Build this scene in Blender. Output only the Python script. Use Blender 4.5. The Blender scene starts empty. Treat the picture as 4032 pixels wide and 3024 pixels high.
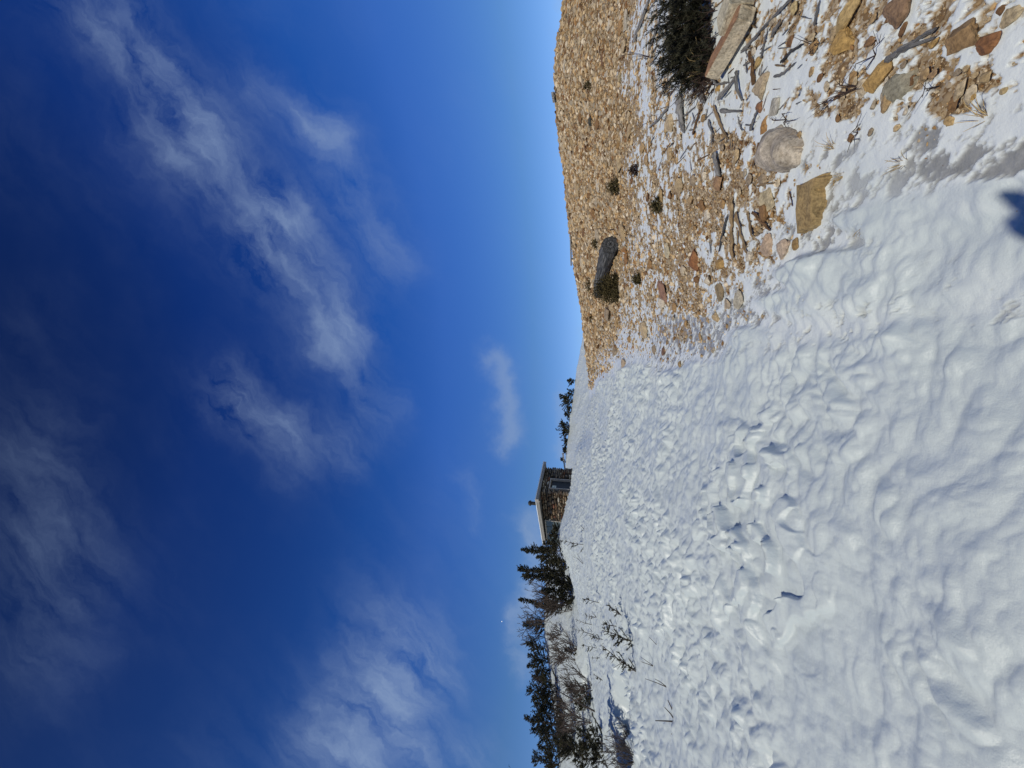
import bpy, math, random
import numpy as np
from mathutils import Vector, Matrix

R_ = math.radians
SC = bpy.context.scene
COL = SC.collection
rnd = random.Random(7)

# ------------------------------------------------------------------ camera
EYE = 1.6
FPX, W_, H_ = 1500.0, 3024.0, 4032.0        # focal length in photo pixels, upright size
TH = R_(15.4)                               # the phone looks a little uphill
CT, ST = math.cos(TH), math.sin(TH)
cd = bpy.data.cameras.new('camera')
cam = bpy.data.objects.new('camera', cd); COL.objects.link(cam)
cd.sensor_fit = 'HORIZONTAL'; cd.sensor_width = 36.0
cd.lens = 36.0 * FPX / H_
cd.clip_start = 0.02; cd.clip_end = 20000
m = Matrix(((0, 1, 0, 0), (ST, 0, -CT, 0), (-CT, 0, -ST, EYE), (0, 0, 0, 1)))   # phone held sideways-on: image right = down
cam.matrix_world = m
SC.camera = cam

# ------------------------------------------------------------------ light
SUN_AZ, SUN_EL = R_(216.0), R_(47.0)        # clockwise from straight ahead (+Y)
SUNV = Vector((math.sin(SUN_AZ) * math.cos(SUN_EL), math.cos(SUN_AZ) * math.cos(SUN_EL), math.sin(SUN_EL)))
sl = bpy.data.lights.new('sun', 'SUN'); sl.energy = 2.65; sl.angle = R_(0.53); sl.color = (1.0, 0.935, 0.80)
so = bpy.data.objects.new('sun', sl); COL.objects.link(so)
so.rotation_euler = SUNV.to_track_quat('Z', 'Y').to_euler()
SC.view_settings.view_transform = 'Standard'
SC.view_settings.look = 'None'
SC.view_settings.exposure = 0.0
SC.view_settings.gamma = 1.0

def world():
    w = bpy.data.worlds.new('World'); SC.world = w; w.use_nodes = True
    nt = w.node_tree; N = nt.nodes; L = nt.links
    N.clear()
    out = N.new('ShaderNodeOutputWorld'); bg = N.new('ShaderNodeBackground')
    L.new(bg.outputs[0], out.inputs[0]); bg.inputs[1].default_value = 0.085
    sky = N.new('ShaderNodeTexSky'); sky.sky_type = 'NISHITA'; sky.sun_disc = False
    sky.sun_elevation = SUN_EL; sky.sun_rotation = SUN_AZ
    sky.altitude = 2200; sky.air_density = 1.0; sky.dust_density = 0.15; sky.ozone_density = 3.0
    gm = N.new('ShaderNodeGamma'); gm.inputs[1].default_value = 1.32
    L.new(sky.outputs[0], gm.inputs[0])
    def val(op, a, b=None, c=None, clamp=False):
        n = N.new('ShaderNodeMath'); n.operation = op; n.use_clamp = clamp
        for i, x in enumerate((a, b, c)):
            if x is None: continue
            if isinstance(x, (int, float)): n.inputs[i].default_value = x
            else: L.new(x, n.inputs[i])
        return n.outputs[0]
    def vec(op, a, b=None, out_i=0):
        n = N.new('ShaderNodeVectorMath'); n.operation = op
        for i, x in enumerate((a, b)):
            if x is None: continue
            if isinstance(x, (tuple, list)): n.inputs[i].default_value = x
            else: L.new(x, n.inputs[i])
        return n.outputs[out_i]
    tc = N.new('ShaderNodeTexCoord'); D = tc.outputs['Generated']
    el = vec('DOT_PRODUCT', D, (0, 0, 1), 1)
    rp = N.new('ShaderNodeValToRGB'); cr = rp.color_ramp
    st = [(.0, (.40, .46, .60)), (.11, (.48, .54, .66)), (.21, (.48, .62, .70)), (.43, (.48, .82, 1.24)), (.565, (.29, .78, 1.36)), (.81, (.15, .52, 1.26)), (.95, (.05, .22, .68))]
    while len(cr.elements) < len(st): cr.elements.new(.5)
    for e, (p, c) in zip(cr.elements, st): e.position = p; e.color = (*c, 1)
    L.new(el, rp.inputs[0])
    mu = N.new('ShaderNodeMix'); mu.data_type = 'RGBA'; mu.blend_type = 'MULTIPLY'; mu.inputs[0].default_value = 1.0
    sf = val('MULTIPLY', val('ADD', vec('DOT_PRODUCT', D, tuple(SUNV), 1), 0.1), 1.1, clamp=True)   # sky on the sun's side dimmed and greyed to weaken blue fill in shadows
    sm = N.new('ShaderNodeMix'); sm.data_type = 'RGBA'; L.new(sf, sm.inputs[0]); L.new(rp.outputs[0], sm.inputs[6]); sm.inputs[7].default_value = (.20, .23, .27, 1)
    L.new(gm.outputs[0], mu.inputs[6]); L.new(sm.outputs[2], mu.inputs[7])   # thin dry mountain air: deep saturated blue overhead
    f = val('MAXIMUM', vec('DOT_PRODUCT', D, (0, CT, ST), 1), 0.02)
    a = val('DIVIDE', vec('DOT_PRODUCT', D, (1, 0, 0), 1), f)
    b = val('DIVIDE', vec('DOT_PRODUCT', D, (0, -ST, CT), 1), f)
    cb = N.new('ShaderNodeCombineXYZ'); L.new(a, cb.inputs[0]); L.new(b, cb.inputs[1])
    P = cb.outputs[0]                                   # direction on a fixed tangent plane of the sky
    def noise(vecin, scale, detail, rough, dist=0.0, lac=2.0):
        n = N.new('ShaderNodeTexNoise'); n.inputs['Scale'].default_value = scale
        n.inputs['Detail'].default_value = detail; n.inputs['Roughness'].default_value = rough
        n.inputs['Distortion'].default_value = dist
        L.new(vecin, n.inputs['Vector']); return n
    nw = noise(P, 3.0, 5, 0.6)
    warp = vec('MULTIPLY', vec('SUBTRACT', nw.outputs['Color'], (0.5, 0.5, 0.5)), (0.20, 0.20, 0.0))
    nw2 = noise(P, 11.0, 5, 0.65)
    warp2 = vec('MULTIPLY', vec('SUBTRACT', nw2.outputs['Color'], (0.5, 0.5, 0.5)), (0.07, 0.07, 0.0))
    Q = vec('ADD', vec('ADD', P, warp), warp2)
    def g(x, y):                                        # photo pixel -> tangent plane
        return ((3024 - y - 1512) / FPX, -(x - 2016) / FPX)
    segs = [  # x0,y0,x1,y1 (photo), width, strength
        (430, 60, 760, 560, 150, .42), (760, 560, 1080, 900, 170, .55), (1080, 900, 1330, 1290, 150, .65),
        (1000, 350, 1290, 520, 90, .34), (1240, 480, 1540, 1020, 110, .42), (1330, 1290, 1500, 1650, 100, .40),
        (980, 1600, 1360, 1780, 100, .46), (900, 1500, 1150, 1850, 90, .25),
        (1330, 2950, 1560, 2560, 190, .85), (1450, 3100, 1700, 2600, 110, .50), (1660, 3000, 1830, 2980, 100, .5),
        (1955, 1440, 1990, 1730, 46, 1.75), (1830, 1850, 1850, 2050, 40, .28),
        (2075, 2060, 2110, 2350, 52, .95), (2070, 2350, 2075, 2620, 44, .85),
        (2215, 1560, 2222, 1800, 28, .9), (2215, 1480, 2225, 1540, 20, .7),
        (2195, -60, 2200, 180, 30, .6), (2275, 1290, 2275, 1300, 12, .3),
        (100, 1750, 250, 2150, 190, .22), (60, 2200, 200, 2600, 200, .14), (600, 300, 250, 50, 120, .25)]
    tot = None; puff = None
    for (x0, y0, x1, y1, wd, am) in segs:
        A, B = g(x0, y0), g(x1, y1)
        dx, dy = B[0] - A[0], B[1] - A[1]; ll = max(dx * dx + dy * dy, 1e-6)
        pa = vec('SUBTRACT', Q, (A[0], A[1], 0))
        t = val('DIVIDE', vec('DOT_PRODUCT', pa, (dx, dy, 0), 1), ll, clamp=True)
        s = N.new('ShaderNodeVectorMath'); s.operation = 'SCALE'; s.inputs[0].default_value = (dx, dy, 0)
        L.new(t, s.inputs[3])
        d = vec('LENGTH', vec('SUBTRACT', pa, s.outputs[0]), None, 1)
        e = val('POWER', 2.718, val('MULTIPLY', val('POWER', val('DIVIDE', d, wd / FPX), 2.0), -1.0))
        e = val('MULTIPLY', e, am)
        if am > 1: puff = e; continue
        tot = e if tot is None else val('ADD', tot, e)
    m0 = N.new('ShaderNodeMapping'); m0.inputs['Rotation'].default_value = (0, 0, R_(-40)); L.new(Q, m0.inputs[0])
    mp = N.new('ShaderNodeMapping'); mp.inputs['Scale'].default_value = (0.75, 2.3, 1); L.new(m0.outputs[0], mp.inputs[0])
    n1 = noise(mp.outputs[0], 4.6, 10, 0.62, 0.15)
    n2 = noise(P, 2.2, 4, 0.5)
    k = val('MULTIPLY', val('SUBTRACT', n1.outputs[0], 0.33), 2.9, clamp=True)
    dens = val('MULTIPLY', tot, k, clamp=True)
    veil = val('MULTIPLY', val('SUBTRACT', n2.outputs[0], 0.40), 0.24, clamp=True)
    dens = val('MULTIPLY', val('ADD', dens, val('MULTIPLY', veil, k)), 0.70, clamp=True)
    dens = val('ADD', dens, val('MULTIPLY', puff, val('ADD', val('MULTIPLY', n2.outputs[0], .35), .12)), clamp=True)
    mx = N.new('ShaderNodeMix'); mx.data_type = 'RGBA'
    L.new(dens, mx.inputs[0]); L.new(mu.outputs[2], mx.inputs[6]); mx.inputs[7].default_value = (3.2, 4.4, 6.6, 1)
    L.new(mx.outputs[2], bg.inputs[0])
world()

# ------------------------------------------------------------------ helpers
def ray(x, y):
    du, dv = 3024 - y - 1512, x - 2016
    return Vector((du, FPX * CT + dv * ST, FPX * ST - dv * CT))
def project(X, Y, Z):
    Z = Z - EYE
    f = Y * CT + Z * ST; up = -Y * ST + Z * CT
    f = np.maximum(f, 1e-3) if isinstance(f, np.ndarray) else max(f, 1e-3)
    return 2016 - FPX * up / f, 3024 - (1512 + FPX * X / f)

def _h(ix, iy, seed):
    h = (ix.astype(np.int64) * 374761393 + iy.astype(np.int64) * 668265263 + seed * 974634777) & 0xFFFFFFFF
    h = ((h ^ (h >> 13)) * 1274126177) & 0xFFFFFFFF
    h = ((h ^ (h >> 16)) * 2246822519) & 0xFFFFFFFF
    return (h ^ (h >> 15)) & 0xFFFFFFFF
def perlin(x, y, seed=0):
    x = np.asarray(x, float); y = np.asarray(y, float)
    ix = np.floor(x); iy = np.floor(y); fx = x - ix; fy = y - iy
    def g(a, b):
        an = _h(ix + a, iy + b, seed) * (2 * math.pi / 4294967296.0)
        return np.cos(an) * (fx - a) + np.sin(an) * (fy - b)
    u = fx * fx * fx * (fx * (fx * 6 - 15) + 10); v = fy * fy * fy * (fy * (fy * 6 - 15) + 10)
    n0 = g(0, 0) * (1 - u) + g(1, 0) * u; n1 = g(0, 1) * (1 - u) + g(1, 1) * u
    return (n0 * (1 - v) + n1 * v) * 1.5
def fbm(x, y, oct=4, seed=0, gain=0.5):
    s = 0; a = 1; t = 0
    for i in range(oct):
        s = s + a * perlin(x, y, seed + i * 17); t += a; a *= gain; x = x * 2.03 + 5.1; y = y * 2.03 - 3.7
    return s / t
def worley(x, y, seed=0):
    ix = np.floor(x); iy = np.floor(y)
    f1 = np.full(np.shape(x), 9.0); f2 = np.full(np.shape(x), 9.0)
    for a in (-1, 0, 1):
        for b in (-1, 0, 1):
            cx = ix + a; cy = iy + b
            px = cx + _h(cx, cy, seed) / 4294967296.0; py = cy + _h(cx, cy, seed + 99) / 4294967296.0
            d = np.hypot(px - x, py - y)
            f2 = np.minimum(f2, np.maximum(f1, d)); f1 = np.minimum(f1, d)
    return f1, f2
def sst(e0, e1, x):
    t = np.clip((x - e0) / (e1 - e0), 0, 1); return t * t * (3 - 2 * t)

# ------------------------------------------------------------------ terrain
def az_tan(u, v):
    d = ray(v, 3024 - u); return math.atan2(d.x, d.y), d.z / math.hypot(d.x, d.y)
NEAR = [(-900, 2430, 15), (-300, 2405, 16), (0, 2387, 17), (100, 2371, 18), (216, 2348, 20), (320, 2338, 21), (540, 2292, 23),
        (700, 2266, 26), (800, 2240, 26.5), (870, 2207, 26.5), (930, 2203, 26.5), (1000, 2222, 26.5), (1070, 2240, 26.5), (1100, 2251, 26.5),
        (1180, 2259, 27), (1250, 2264, 28), (1304, 2298, 29), (1400, 2311, 30), (1450, 2321, 30), (1540, 2317, 30),
        (1664, 2306, 30), (1712, 2299, 30), (1803, 2292, 29), (1866, 2282, 28), (1963, 2263, 27), (2083, 2248, 26),
        (2204, 2236, 25.5), (2324, 2222, 25), (2406, 2210, 24.5), (2497, 2200, 24), (2566, 2193, 24), (2704, 2184, 24), (2832, 2189, 23),
        (2919, 2205, 22.5), (3024, 2219, 22), (3600, 2290, 20)]
FAR = [(-900, 2240, 42), (0, 2200, 42), (200, 2186, 43), (254, 2176, 44), (350, 2161, 45), (450, 2159, 45), (505, 2143, 46), (600, 2142, 46), (690, 2146, 47),
       (830, 2152, 48), (900, 2195, 48), (1000, 2222, 50), (1206, 2226, 50), (1273, 2234, 50), (1382, 2244, 50), (1461, 2256, 50),
       (1519, 2264, 50), (1617, 2279, 50), (1719, 2299, 50), (1800, 2325, 50), (2000, 2350, 50), (3024, 2420, 50), (3600, 2440, 50)]
def tables(T):
    q = [(*az_tan(u, v), r) for u, v, r in T]
    a = np.array([i[0] for i in q]); t = np.array([i[1] for i in q]); r = np.array([i[2] for i in q], float)
    a = np.concatenate(([-math.pi, a[0] - .7], a, [a[-1] + .6, math.pi])); t = np.concatenate(([-.05, -.03], t, [.02, -.05]))
    r = np.concatenate(([30, 18], r, [22, 30]))
    return a, t, r
NA, FA = tables(NEAR), tables(FAR)
def _smooth(T, sig, n=4001):
    a = np.linspace(-math.pi, math.pi, n); t = np.interp(a, T[0], T[1]); r = np.interp(a, T[0], T[2])
    k = np.arange(-int(3 * sig / (a[1] - a[0])), int(3 * sig / (a[1] - a[0])) + 1) * (a[1] - a[0]); w = np.exp(-.5 * (k / sig) ** 2); w /= w.sum()
    p = len(k) // 2
    return a, np.convolve(np.pad(t, p, 'wrap'), w, 'valid'), np.convolve(np.pad(r, p, 'wrap'), w, 'valid')
NS = _smooth(NA, .16)                         # broad slope
NF = _smooth(NA, .012)                        # crest line
FF = _smooth(FA, .012)
HOLLOWS = []     # (x, y, rx, ry, rot, depth)
def base(X, Y):
    X = np.asarray(X, float); Y = np.asarray(Y, float)
    az = np.arctan2(X, Y); r = np.hypot(X, Y)
    tn = np.interp(az, NF[0], NF[1]); Rn = np.interp(az, NS[0], NS[2])
    tf = np.interp(az, FF[0], FF[1]); Rf = np.interp(az, FF[0], FF[2])
    zc = Rn * tn; zs = Rn * np.interp(az, NS[0], NS[1]); q = np.clip(r / Rn, 0, 1.2)
    near = -EYE + r * (EYE + zs) / Rn + (zc - zs) * sst(.45, 1.0, q)
    desc = zc - 0.14 * (r - Rn)
    w = .25
    h = np.clip(0.5 + 0.5 * (desc - near) / w, 0, 1); zn = desc * (1 - h) + near * h - w * h * (1 - h)
    zfc = Rf * tf
    up = zfc + (r - Rf) * 0.33; dn = zfc - 0.12 * (r - Rf)
    w = .3
    h = np.clip(0.5 + 0.5 * (up - zn) / w, 0, 1); z = zn * (1 - h) + up * h + w * h * (1 - h)
    z = np.where(r < Rn, zn, z)
    h = np.clip(0.5 + 0.5 * (dn - z) / w, 0, 1); z = dn * (1 - h) + z * h - w * h * (1 - h)
    z = z + fbm(X * .35, Y * .35, 3, 41) * 0.10 * sst(2, 8, r)
    for (hx, hy, rx, ry, ro, dp) in HOLLOWS:
        dx, dy = X - hx, Y - hy; c, sn = math.cos(ro), math.sin(ro)
        q = np.hypot((dx * c + dy * sn) / rx, (-dx * sn + dy * c) / ry)
        z = z - dp * (1 - sst(.55, 1.0, q))
    return z + EYE
def at(x, y, far=False):
    """world point where the sight line of a photo pixel meets the ground"""
    d = ray(x, y); d.normalize()
    t = np.geomspace(1.0, 70, 1500)
    px, py, pz = d.x * t, d.y * t, EYE + d.z * t
    dz = pz - base(px, py)
    hit = np.nonzero(dz < 0)[0]
    if len(hit) == 0: i = int(np.argmin(dz[200:])) + 200
    else:
        i = int(hit[0])
        f = dz[i - 1] / (dz[i - 1] - dz[i]) if i else 0
        tt = t[i - 1] + (t[i] - t[i - 1]) * f
        X, Y = d.x * tt, d.y * tt
        return Vector((X, Y, float(base(X, Y))))
    return Vector((px[i], py[i], float(base(px[i], py[i]))))
def gz(X, Y): return float(base(X, Y))
def depth(p): return p.y * CT + (p.z - EYE) * ST
def mpp(p): return depth(p) / FPX            # metres per photo pixel at a point
for (x, y, rx, ry, ro, dp) in ((2462, 2930, 2.7, 1.05, -.25, .50), (2305, 2660, 1.7, .5, -.35, .35)):
    p = at(x, y); HOLLOWS.append((p.x, p.y, rx, ry, ro, dp))

# snow cover and clear-ice controls: photo x, y, snow 0..1, ice 0..1
CTRL = [(2240, 100, -.3, 0), (2330, 300, -.3, 0), (2300, 700, -.3, 0), (2330, 1000, -.25, 0), (2330, 1250, -.2, 0), (2322, 1400, -.1, 0),
        (2320, 1540, .25, 0), (2330, 1620, 1.0, 0), (2420, 100, -.15, 0), (2420, 500, -.1, 0), (2420, 850, 0.0, 0), (2400, 1150, .1, 0), (2380, 1300, .28, .1),
        (2360, 1440, .55, .25), (2380, 1560, 1.1, 0), (2520, 120, .42, 0), (2530, 350, .40, 0), (2560, 600, .42, 0), (2560, 780, .36, 0), (2530, 930, .38, 0),
        (2520, 1100, .36, 0), (2500, 1250, .42, .2), (2480, 1380, .75, .35), (2500, 1500, 1.2, 0), (2700, 100, .55, 0), (2720, 400, .50, 0), (2680, 600, .48, 0), (2700, 780, .26, 0),
        (2760, 900, .22, 0), (2700, 1050, .25, 0), (2720, 1180, .30, .1), (2680, 1300, .45, .9), (2780, 1330, .60, .9), (2640, 1400, .7, .6), (2700, 1500, 1.2, 0), (2880, 1500, 1.3, 0),
        (2860, 150, .58, 0), (2900, 420, .60, 0), (2880, 600, .30, 0), (2860, 760, .25, 0), (2900, 1000, .42, .1), (2880, 1120, .5, .3), (2920, 1240, .62, .8),
        (2960, 1330, 1.1, .2), (3000, 300, .66, 0), (3020, 850, .42, 0), (3040, 1000, .55, .3), (3020, 1130, .7, .7), (3080, 1180, 1.2, .1), (3100, 100, .48, 0),
        (3150, 380, .46, 0), (3200, 250, .52, 0), (3230, 520, .72, .1), (3150, 720, .55, .1), (3140, 950, .8, .3), (3230, 930, .8, .8), (3330, 800, .82, .7), (3200, 1080, 1.3, 0),
        (3350, 60, .42, 0), (3400, 250, .5, 0), (3350, 420, .46, 0), (3500, 450, .62, .1), (3420, 620, .88, .4), (3500, 720, .92, .7), (3420, 850, 1.1, .2), (3560, 850, 1.2, .1),
        (3600, 100, .44, 0), (3640, 300, .44, 0), (3700, 420, .46, .05), (3700, 560, .78, .8), (3640, 680, .9, .8), (3800, 120, .46, 0), (3830, 330, .52, 0), (3850, 480, .85, .2),
        (3830, 640, .82, 1.0), (3960, 620, .86, 1.0), (3980, 100, .48, 0), (4000, 250, .7, 0), (4000, 420, .85, .2), (3950, 760, 1.2, 0), (3780, 800, 1.1, .1), (4032, 900, 1.3, 0),
        (3300, 1050, 1.4, 0), (3000, 1500, 1.4, 0), (3400, 1500, 1.5, 0), (2400, 1800, 1.5, 0), (3800, 1500, 1.5, 0), (2600, 2000, 1.5, 0), (3500, 2500, 1.5, 0)]
CT_ = np.array(CTRL, float)
def covers(X, Y, Z):
    x, y = project(X, Y, Z)
    gx = np.log(np.maximum(x - 2120, 30)) * 420; ax = np.log(np.maximum(CT_[:, 0] - 2120, 30)) * 420
    num = np.zeros((2,) + x.shape); den = np.zeros(x.shape) + 1e-12
    for i in range(len(CT_)):
        w = 1.0 / ((gx - ax[i]) ** 2 + ((y - CT_[i, 1]) * .9) ** 2 + 400.0) ** 2.2
        num[0] += w * CT_[i, 2]; num[1] += w * CT_[i, 3]; den += w
    sn, ic = num[0] / den, num[1] / den
    az = np.arctan2(X, Y); r = np.hypot(X, Y)
    Rn = np.interp(az, NA[0], NA[2])
    back = sst(0, 1.5, r - Rn - 1.0)
    sn = sn * (1 - back) + np.where(az < 0.16, 1.5, -.1) * back
    left = sst(.1, -.15, az); sn = sn * (1 - left) + 1.5 * left
    behind = (Y < .6); sn = np.where(behind, 1.5, sn); ic = np.where(behind, 0, ic)
    return sn, ic
def snowmask(X, Y, sn):
    n = fbm(X * 2.4, Y * 2.4, 4, 5, .7) * .50 + fbm(X * 9, Y * 9, 4, 8, .75) * .62
    r = np.hypot(X, Y)
    sn = sn + .10 * sst(.12, .3, sn) * sst(1.0, .7, sn) - .05 * sst(4.5, 3.0, r) * sst(.95, .7, sn)
    return sn + n * 1.0 + fbm(X * 30, Y * 30, 3, 12, .7) * .20 * sst(7, 3, r) - .5

def ground_mesh():
    a1 = np.linspace(-1.12, 1.12, 1250)
    a2 = np.linspace(1.12, 2 * math.pi - 1.12, 150)[1:-1]
    az = np.concatenate((a1, a2)); na = len(az)
    rr = np.concatenate((np.linspace(.25, 1.1, 16)[:-1], np.geomspace(1.1, 34, 1000), np.geomspace(34, 62, 120)[1:], np.geomspace(62, 4000, 60)[1:]))
    nr = len(rr)
    Rg, Ag = np.meshgrid(rr, az, indexing='ij')
    X = Rg * np.sin(Ag); Y = Rg * np.cos(Ag)
    Z = base(X, Y)
    sn, ic = covers(X, Y, Z)
    m = snowmask(X, Y, sn)
    snow = sst(-.03, .05, m)
    deep = sst(.78, 1.22, sn + .22 * fbm(X * 1.6, Y * 1.6, 2, 14))                                   # thick snow field against thin patches
    m = m + 1.2 * deep; snow = sst(-.03, .05, m)
    # ice lenses near the rim
    icen = fbm((X + Y * .6) * 9.5 + 9, (Y - X * .6) * 5.0, 5, 23, .72)
    ice = sst(.0, .26, ic * .50 - .23 + icen * 1.05) * sst(.06, .14, ic)
    # snow relief: melt cups, creases, wind lumps
    wx = X + .05 * perlin(X * 2.2, Y * 2.2, 61); wy = Y + .05 * perlin(X * 2.2 + 7, Y * 2.2, 62)
    f1, f2 = worley(wx * 5.0, wy * 5.6, 3)
    cup = np.minimum(f1, .85) ** 2
    def bil(fx, fy, sd_, p=.72): return np.sqrt(perlin(wx * fx + sd_, wy * fy - sd_, sd_) ** 2 + .0035)
    b0 = bil(1.5, 2.0, 70, .9); b1 = bil(3.6, 4.4, 71); b2 = bil(7.0, 8.4, 72); b3 = bil(15, 18, 73, .8)
    big = fbm(X * .9, Y * 1.1, 3, 80)
    rough = .55 + .75 * sst(-.3, .35, fbm(X * .55 + 3, Y * .55, 2, 90))
    near_soft = .44 + .46 * sst(2.2, 4.8, Rg)
    ns2 = .42 + .40 * sst(2.4, 5.6, Rg)
    sd = ((.042 * cup + .050 * b0) * near_soft + (.098 * b1 + .095 * b2 * (.3 + b1) + .016 * b3) * ns2) * rough + .06 * big
    pc = at(2950, 2080); dxy = np.hypot((X - pc.x) / 1.15, (Y - pc.y) / 1.0)
    crust = (1 - sst(.35, 1.0, dxy + .35 * fbm(X * 2, Y * 2, 2, 55)))       # a patch of broken wind crust
    pl = perlin(wx * 3.4 + 11, wy * 4.4, 91)
    sd = sd + crust * (.055 * sst(.02, .15, pl) + .040 * sst(.06, .2, perlin(wx * 5.5, wy * 6.5 + 4, 92)) * sst(-.2, .3, pl) - .02)
    thin = fbm(X * 9, Y * 9, 3, 31) * .006 + .012
    gv = fbm(X * 14, Y * 14, 4, 37, .62) * .016
    dz = snow * (deep * (sd + .015) + (1 - deep) * thin) + (1 - snow) * gv
    ice = ice * (1 - .85 * deep)
    dz = dz * (1 - ice * .78)
    amp = sst(.2, 1.4, Rg) * (1 - sst(45, 80, Rg))
    Z = Z + dz * amp
    co = np.empty((nr * na + 1, 3), np.float32)
    co[:-1, 0] = X.ravel(); co[:-1, 1] = Y.ravel(); co[:-1, 2] = Z.ravel()
    co[-1] = (0, 0, gz(0.001, 0.001))
    i = np.arange(nr - 1)[:, None] * na; j = np.arange(na)[None, :]; j2 = (j + 1) % na
    q = np.stack((i + j, i + j2, i + na + j2, i + na + j), -1).reshape(-1, 4)[:, ::-1]
    t = np.stack((np.full(na, nr * na), (np.arange(na) + 1) % na, np.arange(na)), -1)[:, ::-1]
    me = bpy.data.meshes.new('ground')
    me.vertices.add(len(co)); me.vertices.foreach_set('co', co.ravel())
    nl = q.size + t.size
    me.loops.add(nl); me.loops.foreach_set('vertex_index', np.concatenate((q.ravel(), t.ravel())).astype(np.int32))
    npoly = len(q) + len(t); me.polygons.add(npoly)
    ls = np.concatenate((np.arange(len(q)) * 4, len(q) * 4 + np.arange(len(t)) * 3)).astype(np.int32)
    me.polygons.foreach_set('loop_start', ls)
    me.update(calc_edges=True)
    me.polygons.foreach_set('use_smooth', np.ones(npoly, bool))
    for nm, arr in (('snow', np.clip(m + .5, 0, 1.6)), ('ice', ice), ('deep', deep)):
        at_ = me.attributes.new(nm, 'FLOAT', 'POINT')
        at_.data.foreach_set('value', np.append(arr.ravel(), 1.5 if nm == 'snow' else 0).astype(np.float32))
    o = bpy.data.objects.new('ground', me); COL.objects.link(o)
    o['kind'] = 'structure'; o['label'] = 'snow field and gravel slope rising to the ridge'
    return o

# ------------------------------------------------------------------ materials
class Mat:
    def __init__(s, name):
        s.m = bpy.data.materials.new(name); s.m.use_nodes = True
        s.nt = s.m.node_tree; s.N = s.nt.nodes; s.L = s.nt.links
        s.b = s.N['Principled BSDF']
    def n(s, t, **kw):
        x = s.N.new('ShaderNode' + t)
        for k, v in kw.items():
            if k in x.inputs.keys(): x.inputs[k].default_value = v
            else: setattr(x, k, v)
        return x
    def link(s, a, b): s.L.new(a, b)
    def noise(s, v, scale, detail=4, rough=.55):
        x = s.n('TexNoise'); x.inputs['Scale'].default_value = scale; x.inputs['Detail'].default_value = detail; x.inputs['Roughness'].default_value = rough
        if v is not None: s.link(v, x.inputs['Vector'])
        return x.outputs[0]
    def ramp(s, fac, stops, interp='LINEAR'):
        x = s.n('ValToRGB'); cr = x.color_ramp; cr.interpolation = interp
        while len(cr.elements) < len(stops): cr.elements.new(.5)
        for e, (p, c) in zip(cr.elements, stops):
            e.position = p; e.color = (*c, 1) if len(c) == 3 else c
        s.link(fac, x.inputs[0]); return x.outputs[0]
    def mix(s, f, a, b, mode='MIX'):
        x = s.n('Mix'); x.data_type = 'RGBA'; x.blend_type = mode
        for i, v in ((0, f), (6, a), (7, b)):
            if isinstance(v, (int, float)): x.inputs[i].default_value = v
            elif isinstance(v, tuple): x.inputs[i].default_value = (*v, 1) if len(v) == 3 else v
            else: s.link(v, x.inputs[i])
        return x.outputs[2]
    def math(s, op, a, b=0.0, clamp=False):
        x = s.n('Math'); x.operation = op; x.use_clamp = clamp
        for i, v in enumerate((a, b)):
            if isinstance(v, (int, float)): x.inputs[i].default_value = v
            else: s.link(v, x.inputs[i])
        return x.outputs[0]
    def attr(s, name):
        x = s.n('Attribute'); x.attribute_name = name; return x
    def obj(s): return s.n('TexCoord').outputs['Object']
    def bump(s, h, strength, dist):
        x = s.n('Bump'); x.inputs['Strength'].default_value = strength; x.inputs['Distance'].default_value = dist
        s.link(h, x.inputs['Height']); s.link(x.outputs[0], s.b.inputs['Normal'])
    def base(s, c):
        if isinstance(c, tuple): s.b.inputs['Base Color'].default_value = (*c, 1)
        else: s.link(c, s.b.inputs['Base Color'])
    def rough(s, r):
        if isinstance(r, (int, float)): s.b.inputs['Roughness'].default_value = r
        else: s.link(r, s.b.inputs['Roughness'])

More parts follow.
